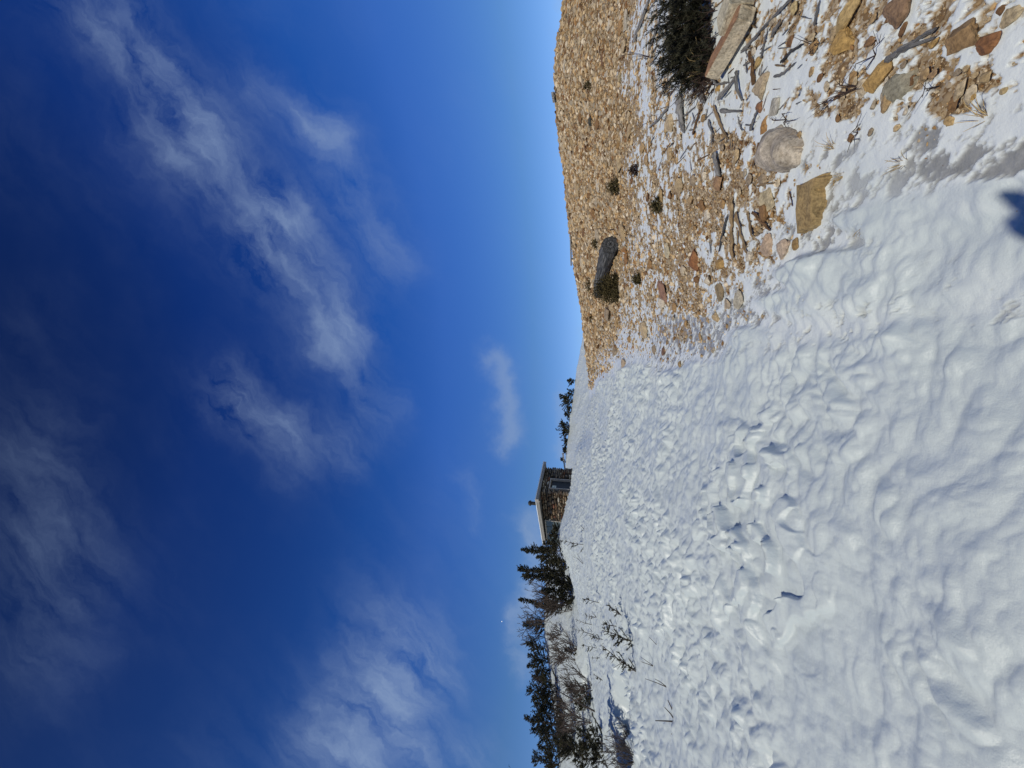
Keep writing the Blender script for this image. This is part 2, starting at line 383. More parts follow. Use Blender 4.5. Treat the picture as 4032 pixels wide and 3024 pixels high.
def ground_mat():
    M = Mat('snow_and_gravel'); o = M.obj()
    sn = M.attr('snow').outputs['Fac']; ic = M.attr('ice').outputs['Fac']; dp = M.attr('deep').outputs['Fac']
    # grit
    vo = M.n('TexVoronoi'); vo.inputs['Scale'].default_value = 30; M.link(o, vo.inputs['Vector'])
    vo2 = M.n('TexVoronoi'); vo2.inputs['Scale'].default_value = 75; M.link(o, vo2.inputs['Vector'])
    sep = M.n('SeparateColor'); M.link(vo.outputs['Color'], sep.inputs[0])
    sep2 = M.n('SeparateColor'); M.link(vo2.outputs['Color'], sep2.inputs[0])
    stops = [(0, (.09, .055, .03)), (.18, (.22, .135, .06)), (.35, (.38, .27, .15)), (.6, (.46, .36, .23)), (.85, (.53, .45, .33)), (1, (.62, .56, .46))]
    g1 = M.ramp(sep.outputs[0], stops); g2 = M.ramp(sep2.outputs[0], stops)
    gc = M.mix(M.math('GREATER_THAN', sep.outputs[1], .45), g1, g2)
    gap = M.ramp(vo.outputs['Distance'], [(.55, (1, 1, 1)), (.9, (.55, .5, .44))])
    gc = M.mix(1.0, gc, gap, 'MULTIPLY')
    big = M.noise(o, 1.3, 3); gc = M.mix(M.math('ADD', M.math('MULTIPLY', big, .3), .18), gc, (.20, .125, .06))
    # snow over it
    fine = M.noise(o, 26, 4, .65)
    k = M.math('ADD', sn, M.math('MULTIPLY', M.math('SUBTRACT', fine, .5), .30))
    k = M.math('MULTIPLY', M.math('SUBTRACT', k, .44), 8.5, clamp=True)
    soft = M.noise(o, 2.0, 4)
    scol = M.mix(soft, (.535, .605, .625), (.665, .73, .745))
    scol = M.mix(dp, (.77, .82, .83), scol)
    icn = M.noise(o, 24, 6, .75)
    icol = M.ramp(icn, [(.3, (.16, .16, .155)), (.7, (.34, .34, .33))])
    scol2 = M.mix(M.math('MULTIPLY', ic, .88), scol, icol)
    col = M.mix(k, gc, scol2); M.base(col)
    r1 = M.math('SUBTRACT', M.math('ADD', .85, M.math('MULTIPLY', k, -.52)), M.math('MULTIPLY', ic, .14)); M.rough(r1)
    gh = M.math('SUBTRACT', 1.0, vo.outputs['Distance'])
    sh = M.math('ADD', M.math('MULTIPLY', M.noise(o, 60, 6, .75), .40), M.noise(o, 11, 4, .6))
    mixh = M.n('Mix'); M.link(k, mixh.inputs[0]); M.link(gh, mixh.inputs[2]); M.link(sh, mixh.inputs[3])
    M.bump(mixh.outputs[0], .45, .016)
    return M.m

def stone_mat(name='stone', rust=True):
    M = Mat(name); o = M.obj()
    a = M.attr('tint').outputs['Color']
    n1 = M.noise(o, 9, 6, .65); n2 = M.noise(o, 55, 4, .7); n3 = M.noise(o, 3.0, 3)
    c = M.mix(1.0, a, M.ramp(n1, [(.25, (.45, .41, .36)), (.5, (1, 1, 1)), (.75, (1.35, 1.32, 1.25))]), 'MULTIPLY')
    c = M.mix(1.0, c, M.ramp(n2, [(.3, (.5, .48, .46)), (.5, (1, 1, 1)), (.7, (1.35, 1.35, 1.35))]), 'MULTIPLY')
    if rust: c = M.mix(M.math('MULTIPLY', M.math('SUBTRACT', n3, .52), 1.3, clamp=True), c, (.28, .16, .07))
    M.base(c); M.rough(.85)
    M.bump(M.math('ADD', n1, M.math('MULTIPLY', n2, .6)), .6, .02)
    return M.m
def flat_mat(name, rough=.85):
    M = Mat(name); M.link(M.attr('tint').outputs['Color'], M.b.inputs['Base Color']); M.rough(rough); return M.m
def wood_mat(name, dark, mid, light, warm):
    M = Mat(name); g = M.attr('grain').outputs['Vector']
    mp = M.n('Mapping'); mp.inputs['Scale'].default_value = (1, 1, .12); M.link(g, mp.inputs[0])
    n1 = M.noise(mp.outputs[0], 42, 6, .65); n2 = M.noise(g, 6, 4)
    c = M.ramp(n1, [(.30, dark), (.46, mid), (.62, light), (.8, light)])
    c = M.mix(M.math('MULTIPLY', M.math('SUBTRACT', n2, .5), 2.0, clamp=True), c, warm)
    M.base(c); M.rough(.85); M.bump(n1, 1.0, .035)
    return M.m
def plain(name, col, rough=.7, var=.3, scale=12, metal=0.0):
    M = Mat(name); n = M.noise(M.obj(), scale, 5, .6)
    lo = tuple(c * (1 - var) for c in col); hi = tuple(min(1, c * (1 + var)) for c in col)
    M.base(M.ramp(n, [(.3, lo), (.7, hi)])); M.rough(rough); M.b.inputs['Metallic'].default_value = metal
    M.bump(n, .3, .01); return M.m
MT = dict(
    stone=stone_mat(), gravel=flat_mat('gravel_stone', .9), wall=stone_mat('wall_stone', False),
    grey_wood=wood_mat('weathered_wood', (.06, .055, .05), (.24, .235, .23), (.44, .43, .42), (.26, .20, .14)),
    tan_wood=wood_mat('tan_wood', (.16, .09, .045), (.42, .28, .14), (.60, .44, .26), (.34, .18, .08)),
    brown_wood=wood_mat('brown_wood', (.07, .04, .02), (.22, .12, .05), (.36, .2, .09), (.16, .08, .04)),
    char_wood=wood_mat('charred_wood', (.007, .008, .009), (.045, .047, .05), (.19, .192, .195), (.03, .03, .032)),
    needle=plain('spruce_needles', (.048, .043, .016), .8, .5, 3), needle_brown=plain('brown_needles', (.055, .045, .020), .85, .5, 4),
    moss=plain('cushion_leaves', (.085, .066, .022), .85, .55, 30), pine=plain('dwarf_pine_needles', (.027, .026, .011), .75, .6, 12),
    bark=plain('bark', (.085, .066, .055), .9, .4, 20), twig=plain('bare_twigs', (.095, .068, .054), .9, .3, 8), redtwig=plain('red_twigs', (.05, .028, .020), .85, .3, 8),
    straw=plain('dry_grass', (.46, .33, .15), .8, .25, 12), mortar=plain('wall_core', (.022, .019, .016), .95, .3, 12),
    fascia=plain('weathered_board', (.27, .26, .245), .8, .35, 14), roofing=plain('roofing_felt', (.10, .10, .10), .85, .25, 6), roofsnow=plain('roof_snow', (.83, .85, .88), .6, .04, 5),
    iron=plain('stove_pipe_iron', (.018, .018, .018), .6, .3, 12), door=plain('dark_door_paint', (.035, .042, .052), .6, .25, 8), frame=plain('frame_wood', (.40, .37, .34), .8, .3, 22),
    notice=plain('notice_sheet', (.50, .58, .56), .7, .2, 9), lichen=plain('dark_stone', (.05, .055, .05), .85, .4, 20),
    jacket=plain('jacket', (.05, .08, .14), .7, .2, 6), skin=plain('skin', (.55, .36, .27), .6, .1, 6), ski=plain('ski_topsheet', (.08, .10, .2), .35, .2, 6), moon=None)
def moon_mat():
    M = Mat('moonlit'); M.b.inputs['Emission Color'].default_value = (1, 1, .97, 1); M.b.inputs['Emission Strength'].default_value = .9; M.base((.3, .3, .3)); return M.m
MT['moon'] = moon_mat()
def pane_mat():
    M = Mat('window_pane'); M.base((.11, .135, .135)); M.rough(.12); M.b.inputs['Specular IOR Level'].default_value = .8; return M.m
MT['pane'] = pane_mat()

# ------------------------------------------------------------------ mesh builder
class MB:
    def __init__(s): s.v = []; s.f = []; s.t = []; s.g = []; s.n = 0; s.smooth = False
    def add(s, v, f, tint=None, grain=None):
        v = np.asarray(v, np.float32).reshape(-1, 3); k = len(v)
        s.v.append(v); s.f.extend([tuple(i + s.n for i in q) for q in f])
        s.t.append(np.tile(np.asarray(tint if tint is not None else (.4, .4, .4), np.float32), (k, 1)) if np.ndim(tint) < 2 else np.asarray(tint, np.float32))
        s.g.append(np.zeros((k, 3), np.float32) if grain is None else np.asarray(grain, np.float32))
        s.n += k
    def build(s, name, mat, parent=None, loc=None):
        me = bpy.data.meshes.new(name)
        V = np.concatenate(s.v)
        if loc is not None: V = V - np.asarray(loc, np.float32)
        me.from_pydata(V.tolist(), [], s.f)
        t = np.concatenate(s.t); t4 = np.ones((len(t), 4), np.float32); t4[:, :3] = t
        a = me.attributes.new('tint', 'FLOAT_COLOR', 'POINT'); a.data.foreach_set('color', t4.ravel())
        g = me.attributes.new('grain', 'FLOAT_VECTOR', 'POINT'); g.data.foreach_set('vector', np.concatenate(s.g).ravel())
        if s.smooth: me.polygons.foreach_set('use_smooth', np.ones(len(me.polygons), bool))
        me.materials.append(mat); me.update()
        o = bpy.data.objects.new(name, me); COL.objects.link(o)
        if parent: o.parent = parent
        elif loc is not None: o.location = loc
        return o
def tag(o, label=None, cat=None, group=None, kind=None):
    if label: o['label'] = label
    if cat: o['category'] = cat
    if group: o['group'] = group
    if kind: o['kind'] = kind
    return o
def thing(name, label, cat, loc=(0, 0, 0), group=None, rz=0):
    o = bpy.data.objects.new(name, None); COL.objects.link(o); o.location = loc; o.rotation_euler = (0, 0, rz)
    o.empty_display_size = .1
    return tag(o, label, cat, group)
BOXF = [(0, 3, 2, 1), (4, 5, 6, 7), (0, 1, 5, 4), (1, 2, 6, 5), (2, 3, 7, 6), (3, 0, 4, 7)]
def frame_of(d):
    d = Vector(d).normalized(); a = Vector((0, 0, 1)) if abs(d.z) < .9 else Vector((1, 0, 0))
    x = d.cross(a).normalized(); y = x.cross(d).normalized(); return x, y, d
def box(mb, c, sx, sy, sz, ax=(1, 0, 0), ay=(0, 1, 0), az=(0, 0, 1), tint=None, jit=0, rg=None):
    c = np.array(c, float); ax, ay, az = (np.array(q, float) for q in (ax, ay, az))
    v = []
    for k in (-.5, .5):
        for i, j in ((-.5, -.5), (.5, -.5), (.5, .5), (-.5, .5)):
            p = c + ax * sx * i + ay * sy * j + az * sz * k
            if jit: p = p + np.array([rg.uniform(-jit, jit) for _ in range(3)])
            v.append(p)
    g = [((i % 4 in (1, 2)) * sx, (i % 4 > 1) * sy, (i > 3) * sz) for i in range(8)]
    mb.add(v, BOXF, tint, g)
def tube(mb, pts, radii, n=6, tint=None, cap=True, rough=0.0, rg=None, flat=1.0):
    pts = [Vector(p) for p in pts]; k = len(pts); V = []; G = []; s = 0
    up = None
    for i, p in enumerate(pts):
        d = (pts[min(i + 1, k - 1)] - pts[max(i - 1, 0)])
        if d.length < 1e-9: d = Vector((0, 0, 1))
        d.normalize()
        if up is None: x, y, _ = frame_of(d); up = y
        x = d.cross(up); 
        if x.length < 1e-5: x = frame_of(d)[0]
        x.normalize(); y = x.cross(d).normalized(); up = y
        if i: s += (p - pts[i - 1]).length
        for j in range(n):
            a = 2 * math.pi * j / n; r = radii[i] * (1 + (rg.uniform(-rough, rough) if rough else 0))
            V.append(p + (x * math.cos(a) + y * math.sin(a) * flat) * r); G.append((math.cos(a) * .05 + i * .001, math.sin(a) * .05, s))
    F = [(i * n + j, i * n + (j + 1) % n, (i + 1) * n + (j + 1) % n, (i + 1) * n + j) for i in range(k - 1) for j in range(n)]
    if cap: F += [tuple(range(n - 1, -1, -1)), tuple((k - 1) * n + j for j in range(n))]
    mb.add([tuple(q) for q in V], F, tint, G)

# rocks -------------------------------------------------------------
def ico(sub):
    t = (1 + 5 ** .5) / 2
    v = [(-1, t, 0), (1, t, 0), (-1, -t, 0), (1, -t, 0), (0, -1, t), (0, 1, t), (0, -1, -t), (0, 1, -t), (t, 0, -1), (t, 0, 1), (-t, 0, -1), (-t, 0, 1)]
    v = [Vector(p).normalized() for p in v]
    f = [(0, 11, 5), (0, 5, 1), (0, 1, 7), (0, 7, 10), (0, 10, 11), (1, 5, 9), (5, 11, 4), (11, 10, 2), (10, 7, 6), (7, 1, 8), (3, 9, 4), (3, 4, 2), (3, 2, 6), (3, 6, 8), (3, 8, 9), (4, 9, 5), (2, 4, 11), (6, 2, 10), (8, 6, 7), (9, 8, 1)]
    for _ in range(sub):
        c = {}; nf = []
        def mid(a, b):
            k = (min(a, b), max(a, b))
            if k not in c: v.append((v[a] + v[b]).normalized()); c[k] = len(v) - 1
            return c[k]
        for a, b, d in f:
            e, g, h = mid(a, b), mid(b, d), mid(d, a); nf += [(a, e, h), (b, g, e), (d, h, g), (e, g, h)]
        f = nf
    return np.array([tuple(p) for p in v]), f
ICO = {k: ico(k) for k in (0, 1, 2, 3)}
def rock_shape(sub, rg, cuts=7, noise=.06):
    V, F = ICO[sub]; V = V.copy()
    for _ in range(cuts):
        n = np.array([rg.gauss(0, 1), rg.gauss(0, 1), rg.gauss(0, 1)]); n /= np.linalg.norm(n)
        d = rg.uniform(.45, .8); e = V @ n - d
        V -= np.where(e > 0, e, 0)[:, None] * n[None] * .96
    if noise:
        q = rg.uniform(0, 99)
        V *= 1 + noise * (perlin(V[:, 0] * 2.2 + q, V[:, 1] * 2.2 + V[:, 2] * 1.7, 3) + .6 * perlin(V[:, 0] * 5 + q, V[:, 2] * 5 + V[:, 1] * 3.1, 4))[:, None]
    lo, hi = V.min(0), V.max(0)
    return (V - (lo + hi) / 2) / (hi - lo), F          # unit box
TAN = [(.42, .29, .15), (.47, .35, .20), (.52, .41, .26), (.37, .23, .10), (.26, .145, .06), (.55, .46, .33), (.33, .26, .18), (.20, .105, .045), (.44, .37, .27), (.62, .55, .44)]
def rot_z(V, a):
    c, s = math.cos(a), math.sin(a); W = V.copy(); W[:, 0] = V[:, 0] * c - V[:, 1] * s; W[:, 1] = V[:, 0] * s + V[:, 1] * c; return W
def slope_frame(p, e=.4):
    dzx = (gz(p.x + e, p.y) - gz(p.x - e, p.y)) / (2 * e); dzy = (gz(p.x, p.y + e) - gz(p.x, p.y - e)) / (2 * e)
    return dzx, dzy

# ================================================================== BUILD
GROUND = ground_mesh(); GROUND.data.materials.append(ground_mat())
UP = Vector((0, 0, 1))
def plane_hit(x, y, p0, n):
    d = ray(x, y); o = Vector((0, 0, EYE)); t = (p0 - o).dot(n) / d.dot(n); return o + d * t

# ------------------------------------------------------------------ stone hut
def build_hut():
    rg = random.Random(11)
    d = ray(2110, 3024 - 1059); P = Vector((0, 0, EYE)) + d * (28.0 / math.hypot(d.x, d.y))
    zt = P.z
    e1 = Vector((math.sin(R_(33)), math.cos(R_(33)), 0)); e2 = Vector((-e1.y, e1.x, 0))     # along right wall, along left wall
    T = thing('stone_hut', 'small dark rubble stone hut with a low roof behind the snow crest', 'hut', (P.x, P.y, 0))
    org = Vector((P.x, P.y, 0))
    L1, L2 = 3.75, 5.35
    C = P + e1 * .95 + e2 * .30; C.z = 0; E_ = P + e1 * .22 + e2 * 5.0; E_.z = 0
    f2 = (E_ - C).normalized()                # the left wall runs a little askew under the roof
    W1, W2 = 2.42, (E_ - C).length; z0 = 3.3; ztop = zt - .20
    n1, n2 = -e2, Vector((-f2.y, f2.x, 0))                        # outward normals: right wall faces -e2, left wall faces -e1
    def hit_r(x, y): q = plane_hit(x, y, C, n1) - C; return q.dot(e1), q.z
    def hit_l(x, y): q = plane_hit(x, y, C, n2) - C; return q.dot(f2), q.z
    d0, dz1 = hit_r(2164, 1924); d1, _ = hit_r(2164, 1887)
    w0, wz1 = hit_l(2148, 2050); w1, _ = hit_l(2150, 2141); _, wz0 = hit_l(2212, 2060)
    dz0 = z0
    # wall core with real openings is covered by individually shaped stones
    mb = MB()
    def stone(c, ax, n, w, h, t, tint):
        V, F = rock_shape(1, rg, 6, .05); V = V + np.sign(V) * 0.0
        q = np.array(c)[None] + V[:, :1] * w * np.array(ax)[None] + V[:, 1:2] * t * np.array(n)[None] + V[:, 2:] * h * np.array((0, 0, 1))[None]
        mb.add(q, F, tint)
    DK = [(.13, .11, .09), (.17, .14, .11), (.10, .09, .08), (.20, .16, .12), (.23, .19, .15), (.15, .10, .07), (.30, .26, .20)]
    LT = [(.15, .10, .06), (.19, .135, .085), (.11, .08, .055), (.23, .175, .12), (.32, .26, .19), (.17, .10, .06), (.13, .10, .08)]
    def clad(W, ax, n, holes, pal, big):
        z = z0
        while z < ztop - .02:
            h = rg.uniform(.09, .20) * big; x = -.05
            if z + h > ztop: h = ztop - z
            while x < W + .05:
                w = rg.uniform(.14, .48) * big; w = min(w, W + .08 - x)
                cx, cz = x + w / 2, z + h / 2
                if not any(a - w * .35 < cx < b + w * .35 and c - .03 < cz < e + .05 for a, b, c, e in holes):
                    u = rg.random()
                    ti = rg.choice(pal)
                    if u < .06: ti = (.62, .58, .50)
                    elif u < .085: ti = (.20, .085, .05)
                    pr = rg.uniform(.0, .12); sc_ = rg.uniform(.6, 1.4)
                    stone(C + ax * cx + UP * (cz + rg.uniform(-.02, .02)) + n * (pr - .10), ax, n, w * 1.0, h * 1.0, .30, tuple(min(.7, c_ * sc_) for c_ in ti))
                x += w
            z += h
    hr = [(d0 - .05, d1 + .05, dz0, dz1 + .06)]; hl = [(w0 - .05, w1 + .05, wz0 - .02, wz1 + .05)]
    clad(W1, e1, n1, hr, DK, 1.0); clad(W2, f2, n2, hl, LT, 1.12)
    mb.build('stone_wall', MT['wall'], T, org)
    co = MB()
    def slabw(ax, n, a, b, c, e, t=.34, off=.06):
        if b - a < .01 or e - c < .01: return
        box(co, C + ax * (a + b) / 2 + UP * (c + e) / 2 - n * (off + t / 2), b - a, t, e - c, ax, n, UP)
    for ax, n, W, (a, b, c, e) in ((e1, n1, W1, hr[0]), (f2, n2, W2, hl[0])):
        slabw(ax, n, .42, a, z0, ztop); slabw(ax, n, b, W, z0, ztop); slabw(ax, n, a, b, e, ztop); slabw(ax, n, a, b, z0, c) if c > z0 else None
    box(co, C + e1 * (W1 - .15) + e2 * (W2 / 2 + .2) + UP * (z0 + ztop) / 2, .3, W2 - .5, ztop - z0, e1, e2, UP)
    box(co, C + e1 * (W1 / 2) + e2 * (W2 - .1) + UP * (z0 + ztop) / 2, W1 - .8, .3, ztop - z0 - .02, e1, e2, UP)
    co.build('wall_core', MT['mortar'], T, org)
    # roof
    mid = P + e1 * L1 / 2 + e2 * L2 / 2
    r = MB(); box(r, Vector((mid.x, mid.y, zt - .085)), L1 - .07, L2 - .07, .13, e1, e2, UP)
    roof = r.build('roof', MT['roofing'], T, org)
    b = MB()
    box(b, P + e1 * L1 / 2 + UP * (-.095), L1, .035, .19, e1, e2, UP)
    b.build('fascia', MT['fascia'], roof).location = -org
    b = MB(); box(b, P + e2 * (L2 / 2 + .02) - e1 * .0 + UP * (-.10), .04, L2, .22, e1, e2, UP)
    b.build('fascia', MT['fascia'], roof).location = -org
    b = MB()
    box(b, P + e1 * (L1 - .17) - e2 * .03 + UP * (-.07), .32, .03, .15, e1, e2, UP)
    b.build('lit_board_end', MT['frame'], roof).location = -org  # paler wood paints in the sun catching the fascia's outer end
    b = MB(); box(b, P + e2 * .12 - e1 * .035 + UP * (-.06), .03, .30, .26, e1, e2, UP); box(b, P + e2 * .17 - e1 * .06 + UP * (-.19), .02, .05, .22, e1, e2, UP)
    b.build('bracket', MT['frame'], roof).location = -org
    s = MB(); rs = random.Random(3)
    nu, nv = 26, 34; V = []
    for j in range(nv + 1):
        for i in range(nu + 1):
            a, c = i / nu, j / nv; edge = min(a, 1 - a, c, 1 - c)
            hh = .055 + .05 * min(1, edge * 9) + .015 * float(perlin(a * 5, c * 7, 4))
            V.append(P + e1 * (a * (L1 + .10) - .05) + e2 * (c * (L2 + .10) - .05) + UP * hh)
    F = [(j * (nu + 1) + i, j * (nu + 1) + i + 1, (j + 1) * (nu + 1) + i + 1, (j + 1) * (nu + 1) + i) for j in range(nv) for i in range(nu)]
    k = len(V); ring = [i for i in range(nu + 1)] + [j * (nu + 1) + nu for j in range(1, nv + 1)] + [nv * (nu + 1) + i for i in range(nu - 1, -1, -1)] + [j * (nu + 1) for j in range(nv - 1, 0, -1)]
    V += [Vector((V[i].x, V[i].y, zt + .004)) for i in ring]
    m_ = len(ring); F += [(ring[i], k + i, k + (i + 1) % m_, ring[(i + 1) % m_]) for i in range(m_)] + [tuple(k + m_ - 1 - i for i in range(m_))]
    s.add([tuple(q) for q in V], F); s.build('snow_cap', MT['roofsnow'], roof).location = -org
    # stove pipe with a hood
    q = ray(2100, 1982); hd = Vector((q.x, q.y, 0)).normalized(); cp = Vector((hd.x * 29.3, hd.y * 29.3, 0))
    c = MB(); tube(c, [cp + UP * (zt - .05), cp + UP * (zt + .62)], [.13, .13], 14); ch = c.build('stove_pipe', MT['iron'], T, org)
    c = MB(); tube(c, [cp + UP * (zt + .62), cp + UP * (zt + .67)], [.20, .20], 14); tube(c, [cp + UP * (zt + .67), cp + UP * (zt + .78), cp + UP * (zt + .83)], [.205, .15, .04], 14)
    for a in range(3):
        an = a * 2.1; o_ = Vector((math.cos(an), math.sin(an), 0)) * .12; tube(c, [cp + o_ + UP * (zt + .55), cp + o_ + UP * (zt + .63)], [.012, .012], 5)
    c.build('pipe_cap', MT['iron'], ch).location = -org
    # door
    dw = d1 - d0; dc = (d0 + d1) / 2
    b = MB(); box(b, C + e1 * dc - n1 * .17 + UP * (z0 + dz1 - .02) / 2, dw - .10, .05, dz1 - z0 - .1, e1, n1, UP)
    for i in range(5):
        box(b, C + e1 * (d0 + .1 + (dw - .2) * i / 4) - n1 * .142 + UP * (z0 + dz1 - .04) / 2, (dw - .2) / 4 - .012, .012, dz1 - z0 - .14, e1, n1, UP)
    door = b.build('door', MT['door'], T, org)
    nx0, nz1 = hit_r(2172, 1921); nx1, nz0 = hit_r(2190, 1908)
    b = MB(); box(b, C + e1 * (nx0 + nx1) / 2 - n1 * .125 + UP * (nz0 + nz1) / 2, abs(nx1 - nx0), .008, nz1 - nz0, e1, n1, UP)
    b.build('notice', MT['notice'], door).location = -org
    b = MB(); a_ = C + e1 * (nx0 + .06) - n1 * .118 + UP * (nz1 - .05); b_ = C + e1 * (nx1 - .06) - n1 * .118 + UP * (nz0 + .06)
    tube(b, [a_, b_], [.012, .012], 4); tube(b, [(a_ + b_) / 2, C + e1 * (nx0 + .05) - n1 * .118 + UP * (nz0 + .10)], [.012, .012], 4)
    b.build('notice_mark', MT['door'], door).location = -org
    b = MB()
    for xx in (d0, d1): box(b, C + e1 * xx - n1 * .05 + UP * (z0 + dz1) / 2, .055, .28, dz1 - z0, e1, n1, UP, jit=.006, rg=rg)
    box(b, C + e1 * dc - n1 * .05 + UP * (dz1 + .03), dw + .10, .29, .07, e1, n1, UP)
    b.build('door_frame', MT['frame'], T, org)
    # window
    b = MB(); ww = w1 - w0
    def bar(a0, a1, c0, c1, dd=.10, o=-.02): box(b, C + f2 * (a0 + a1) / 2 + n2 * o + UP * (c0 + c1) / 2, a1 - a0, dd, c1 - c0, f2, n2, UP)
    bar(w0 - .06, w0, wz0, wz1); bar(w1, w1 + .06, wz0, wz1); bar(w0 - .06, w1 + .06, wz1, wz1 + .06, .12); bar(w0 - .06, w1 + .06, wz0 - .05, wz0, .14)
    mm = w0 + ww * .56; bar(mm - .03, mm + .03, wz0, wz1, .09)
    win = b.build('window', MT['frame'], T, org)
    b = MB(); box(b, C + f2 * (w0 + mm) / 2 - n2 * .10 + UP * (wz0 + wz1) / 2, mm - w0 - .04, .02, wz1 - wz0, f2, n2, UP)
    b.build('pane', MT['pane'], win).location = -org
    b = MB(); box(b, C + f2 * (w1 + mm) / 2 - n2 * .10 + UP * (wz0 + wz1) / 2, w1 - mm - .04, .02, wz1 - wz0, f2, n2, UP)
    b.build('pane', MT['pane'], win).location = -org
    b = MB()
    q_ = (w0 + mm) / 2
    box(b, C + f2 * q_ - n2 * .082 + UP * (wz0 + wz1) / 2, .03, .025, wz1 - wz0, f2, n2, UP)
    b.build('glazing_bar', MT['door'], win).location = -org
    return C, e1, e2
build_hut()

# ------------------------------------------------------------------ vegetation builders
def needles_on(mb, a, b, rg, n, ln, wd, tint=None):
    """short flat needles standing off a twig from a to b"""
    d = (b - a); L = d.length
    if L < 1e-5: return
    x, y, dd = frame_of(d); V = []; F = []
    for i in range(n):
        t = rg.random(); p = a + d * t; an = rg.uniform(0, 6.283)
        o = (x * math.cos(an) + y * math.sin(an)); tip = p + (o * .8 + dd * .7) * ln * rg.uniform(.6, 1.1)
        s = o.cross(dd) * wd; k = len(V); V += [p - s, p + s, tip]; F.append((k, k + 1, k + 2))
    mb.add([tuple(v) for v in V], F, tint)
def spruce(base_, h, sp, seed, label, group=None, name='spruce_tree', lean=(0, 0), dens=1.0, px=.02, mat='needle', bare=.15, flag=None, loc=None):
    """dwarfed mountain spruce: trunk, whorled branches, needled twigs; px = metres a picture pixel covers there"""
    rg = random.Random(seed); T = thing(name, label, 'tree', base_, group)
    tr = MB(); cr = MB()
    top = Vector((lean[0] * h, lean[1] * h, h))
    tp = []
    for i in range(7):
        t = i / 6; tp.append(top * t + Vector((rg.uniform(-1, 1), rg.uniform(-1, 1), 0)) * .025 * h * (0 < i < 6) - UP * .35 * (i == 0))
    r0 = max(.022 * h, .02)
    tube(tr, tp, [r0 * (1 - .85 * i / 6) for i in range(7)], 6)
    def on(t):
        f = max(0, min(5.999, t * 6)); i = int(f); return tp[i].lerp(tp[i + 1], f - i)
    nw = int(max(7, h / .13) * dens); fl = flag if flag is not None else rg.uniform(0, 6.28)
    cut = [rg.uniform(.1, .95) for _ in range(2)]
    for w in range(nw):
        t = .03 + .97 * (w + rg.uniform(-.3, .3)) / nw; t = min(.985, max(.02, t))
        prof = (1 - t) ** .75 * (.65 + .35 * math.sin(t * 9 + seed)) * (1.0 if min(abs(t - c) for c in cut) > .05 else .45)
        if t < .12: prof *= .8
        for b in range(rg.choice((4, 5, 6))):
            an = rg.uniform(0, 6.283); lf = 1 - .35 * (math.cos(an - fl) < -.2)
            L = sp * max(.10, prof) * rg.uniform(.45, 1.2) * lf
            if rg.random() < .06: L *= 1.35
            p0 = on(t); d = Vector((math.cos(an), math.sin(an), rg.uniform(-.05, .55) + .5 * t)).normalized()
            p1 = p0 + d * L * .55; p2 = p0 + d * L + UP * L * rg.uniform(.02, .3)
            tube(tr, [p0, p1, p2], [r0 * .22, r0 * .15, r0 * .07], 3, cap=False)
            if rg.random() < bare: continue
            k = max(2, int(L / .085))
            for q in range(k):
                s = .25 + .75 * (q + rg.random()) / k; a = p0.lerp(p1, s * 2) if s < .5 else p1.lerp(p2, s * 2 - 1)
                sd = d.cross(UP).normalized() * rg.choice((-1, 1)); tw = (d * .75 + sd * rg.uniform(.2, .9) + UP * rg.uniform(-.15, .5)).normalized()
                e = a + tw * rg.uniform(.07, .17) * (1.0 + .4 * (1 - t))
                nn = max(5, int(13 * dens)); needles_on(cr, a, e, rg, nn, .038 + .5 * px, .006 + .16 * px)
    tr.build('trunk', MT['bark'], T)
    if cr.n: cr.build('crown', MT[mat], T)
    return T
def bush(base_, h, sp, seed, label, group=None, name='bare_bush', stems=6, px=.02, mat='twig', depth_=4, leaf=None, lean=(0, 0), cat='bush'):
    """leafless shrub that forks into ever finer twigs"""
    rg = random.Random(seed); T = thing(name, label, cat, base_, group)
    mb = MB(); lf = MB()
    rmin = max(.0035, px * .16)
    def grow(p, d, L, r, lev):
        n = 3; pts = [p]
        for i in range(n):
            d = (d + Vector((rg.gauss(0, .12), rg.gauss(0, .12), rg.gauss(.05, .10)))).normalized(); pts.append(pts[-1] + d * L / n)
        tube(mb, pts, [max(rmin, r * (1 - .3 * i / n)) for i in range(n + 1)], 4 if lev < 2 else 3, cap=False)
        if leaf and lev >= 2: needles_on(lf, pts[0], pts[-1], rg, leaf, .05 + .4 * px, .008 + .12 * px)
        if lev >= depth_: return
        for k in range(rg.choice((2, 2, 3)) + (lev == 0)):
            q = pts[rg.choice((1, 2, 3, 3))]
            e = (d + Vector((rg.gauss(0, .42), rg.gauss(0, .42), rg.gauss(.08, .25)))).normalized()
            grow(q, e, L * rg.uniform(.52, .80), r * .62, lev + 1)
    sr = max(.03, px * .25); tube(mb, [-UP * .2, UP * .03, UP * .09], [sr, sr, sr * .5], 6)
    for s in range(stems):
        an = rg.uniform(0, 6.283); k = rg.uniform(.15, 1) * sp / h
        d = Vector((math.cos(an) * k + lean[0], math.sin(an) * k + lean[1], 1)).normalized()
        grow(Vector((math.cos(an), math.sin(an), 0)) * .008 - UP * .1, d, h * rg.uniform(.36, .50), max(.012, .010 * h), 0)
    me_ = mb.build('branches', MT[mat], T)
    if leaf and lf.n: lf.build('foliage', MT['needle_brown'], T)
    return T
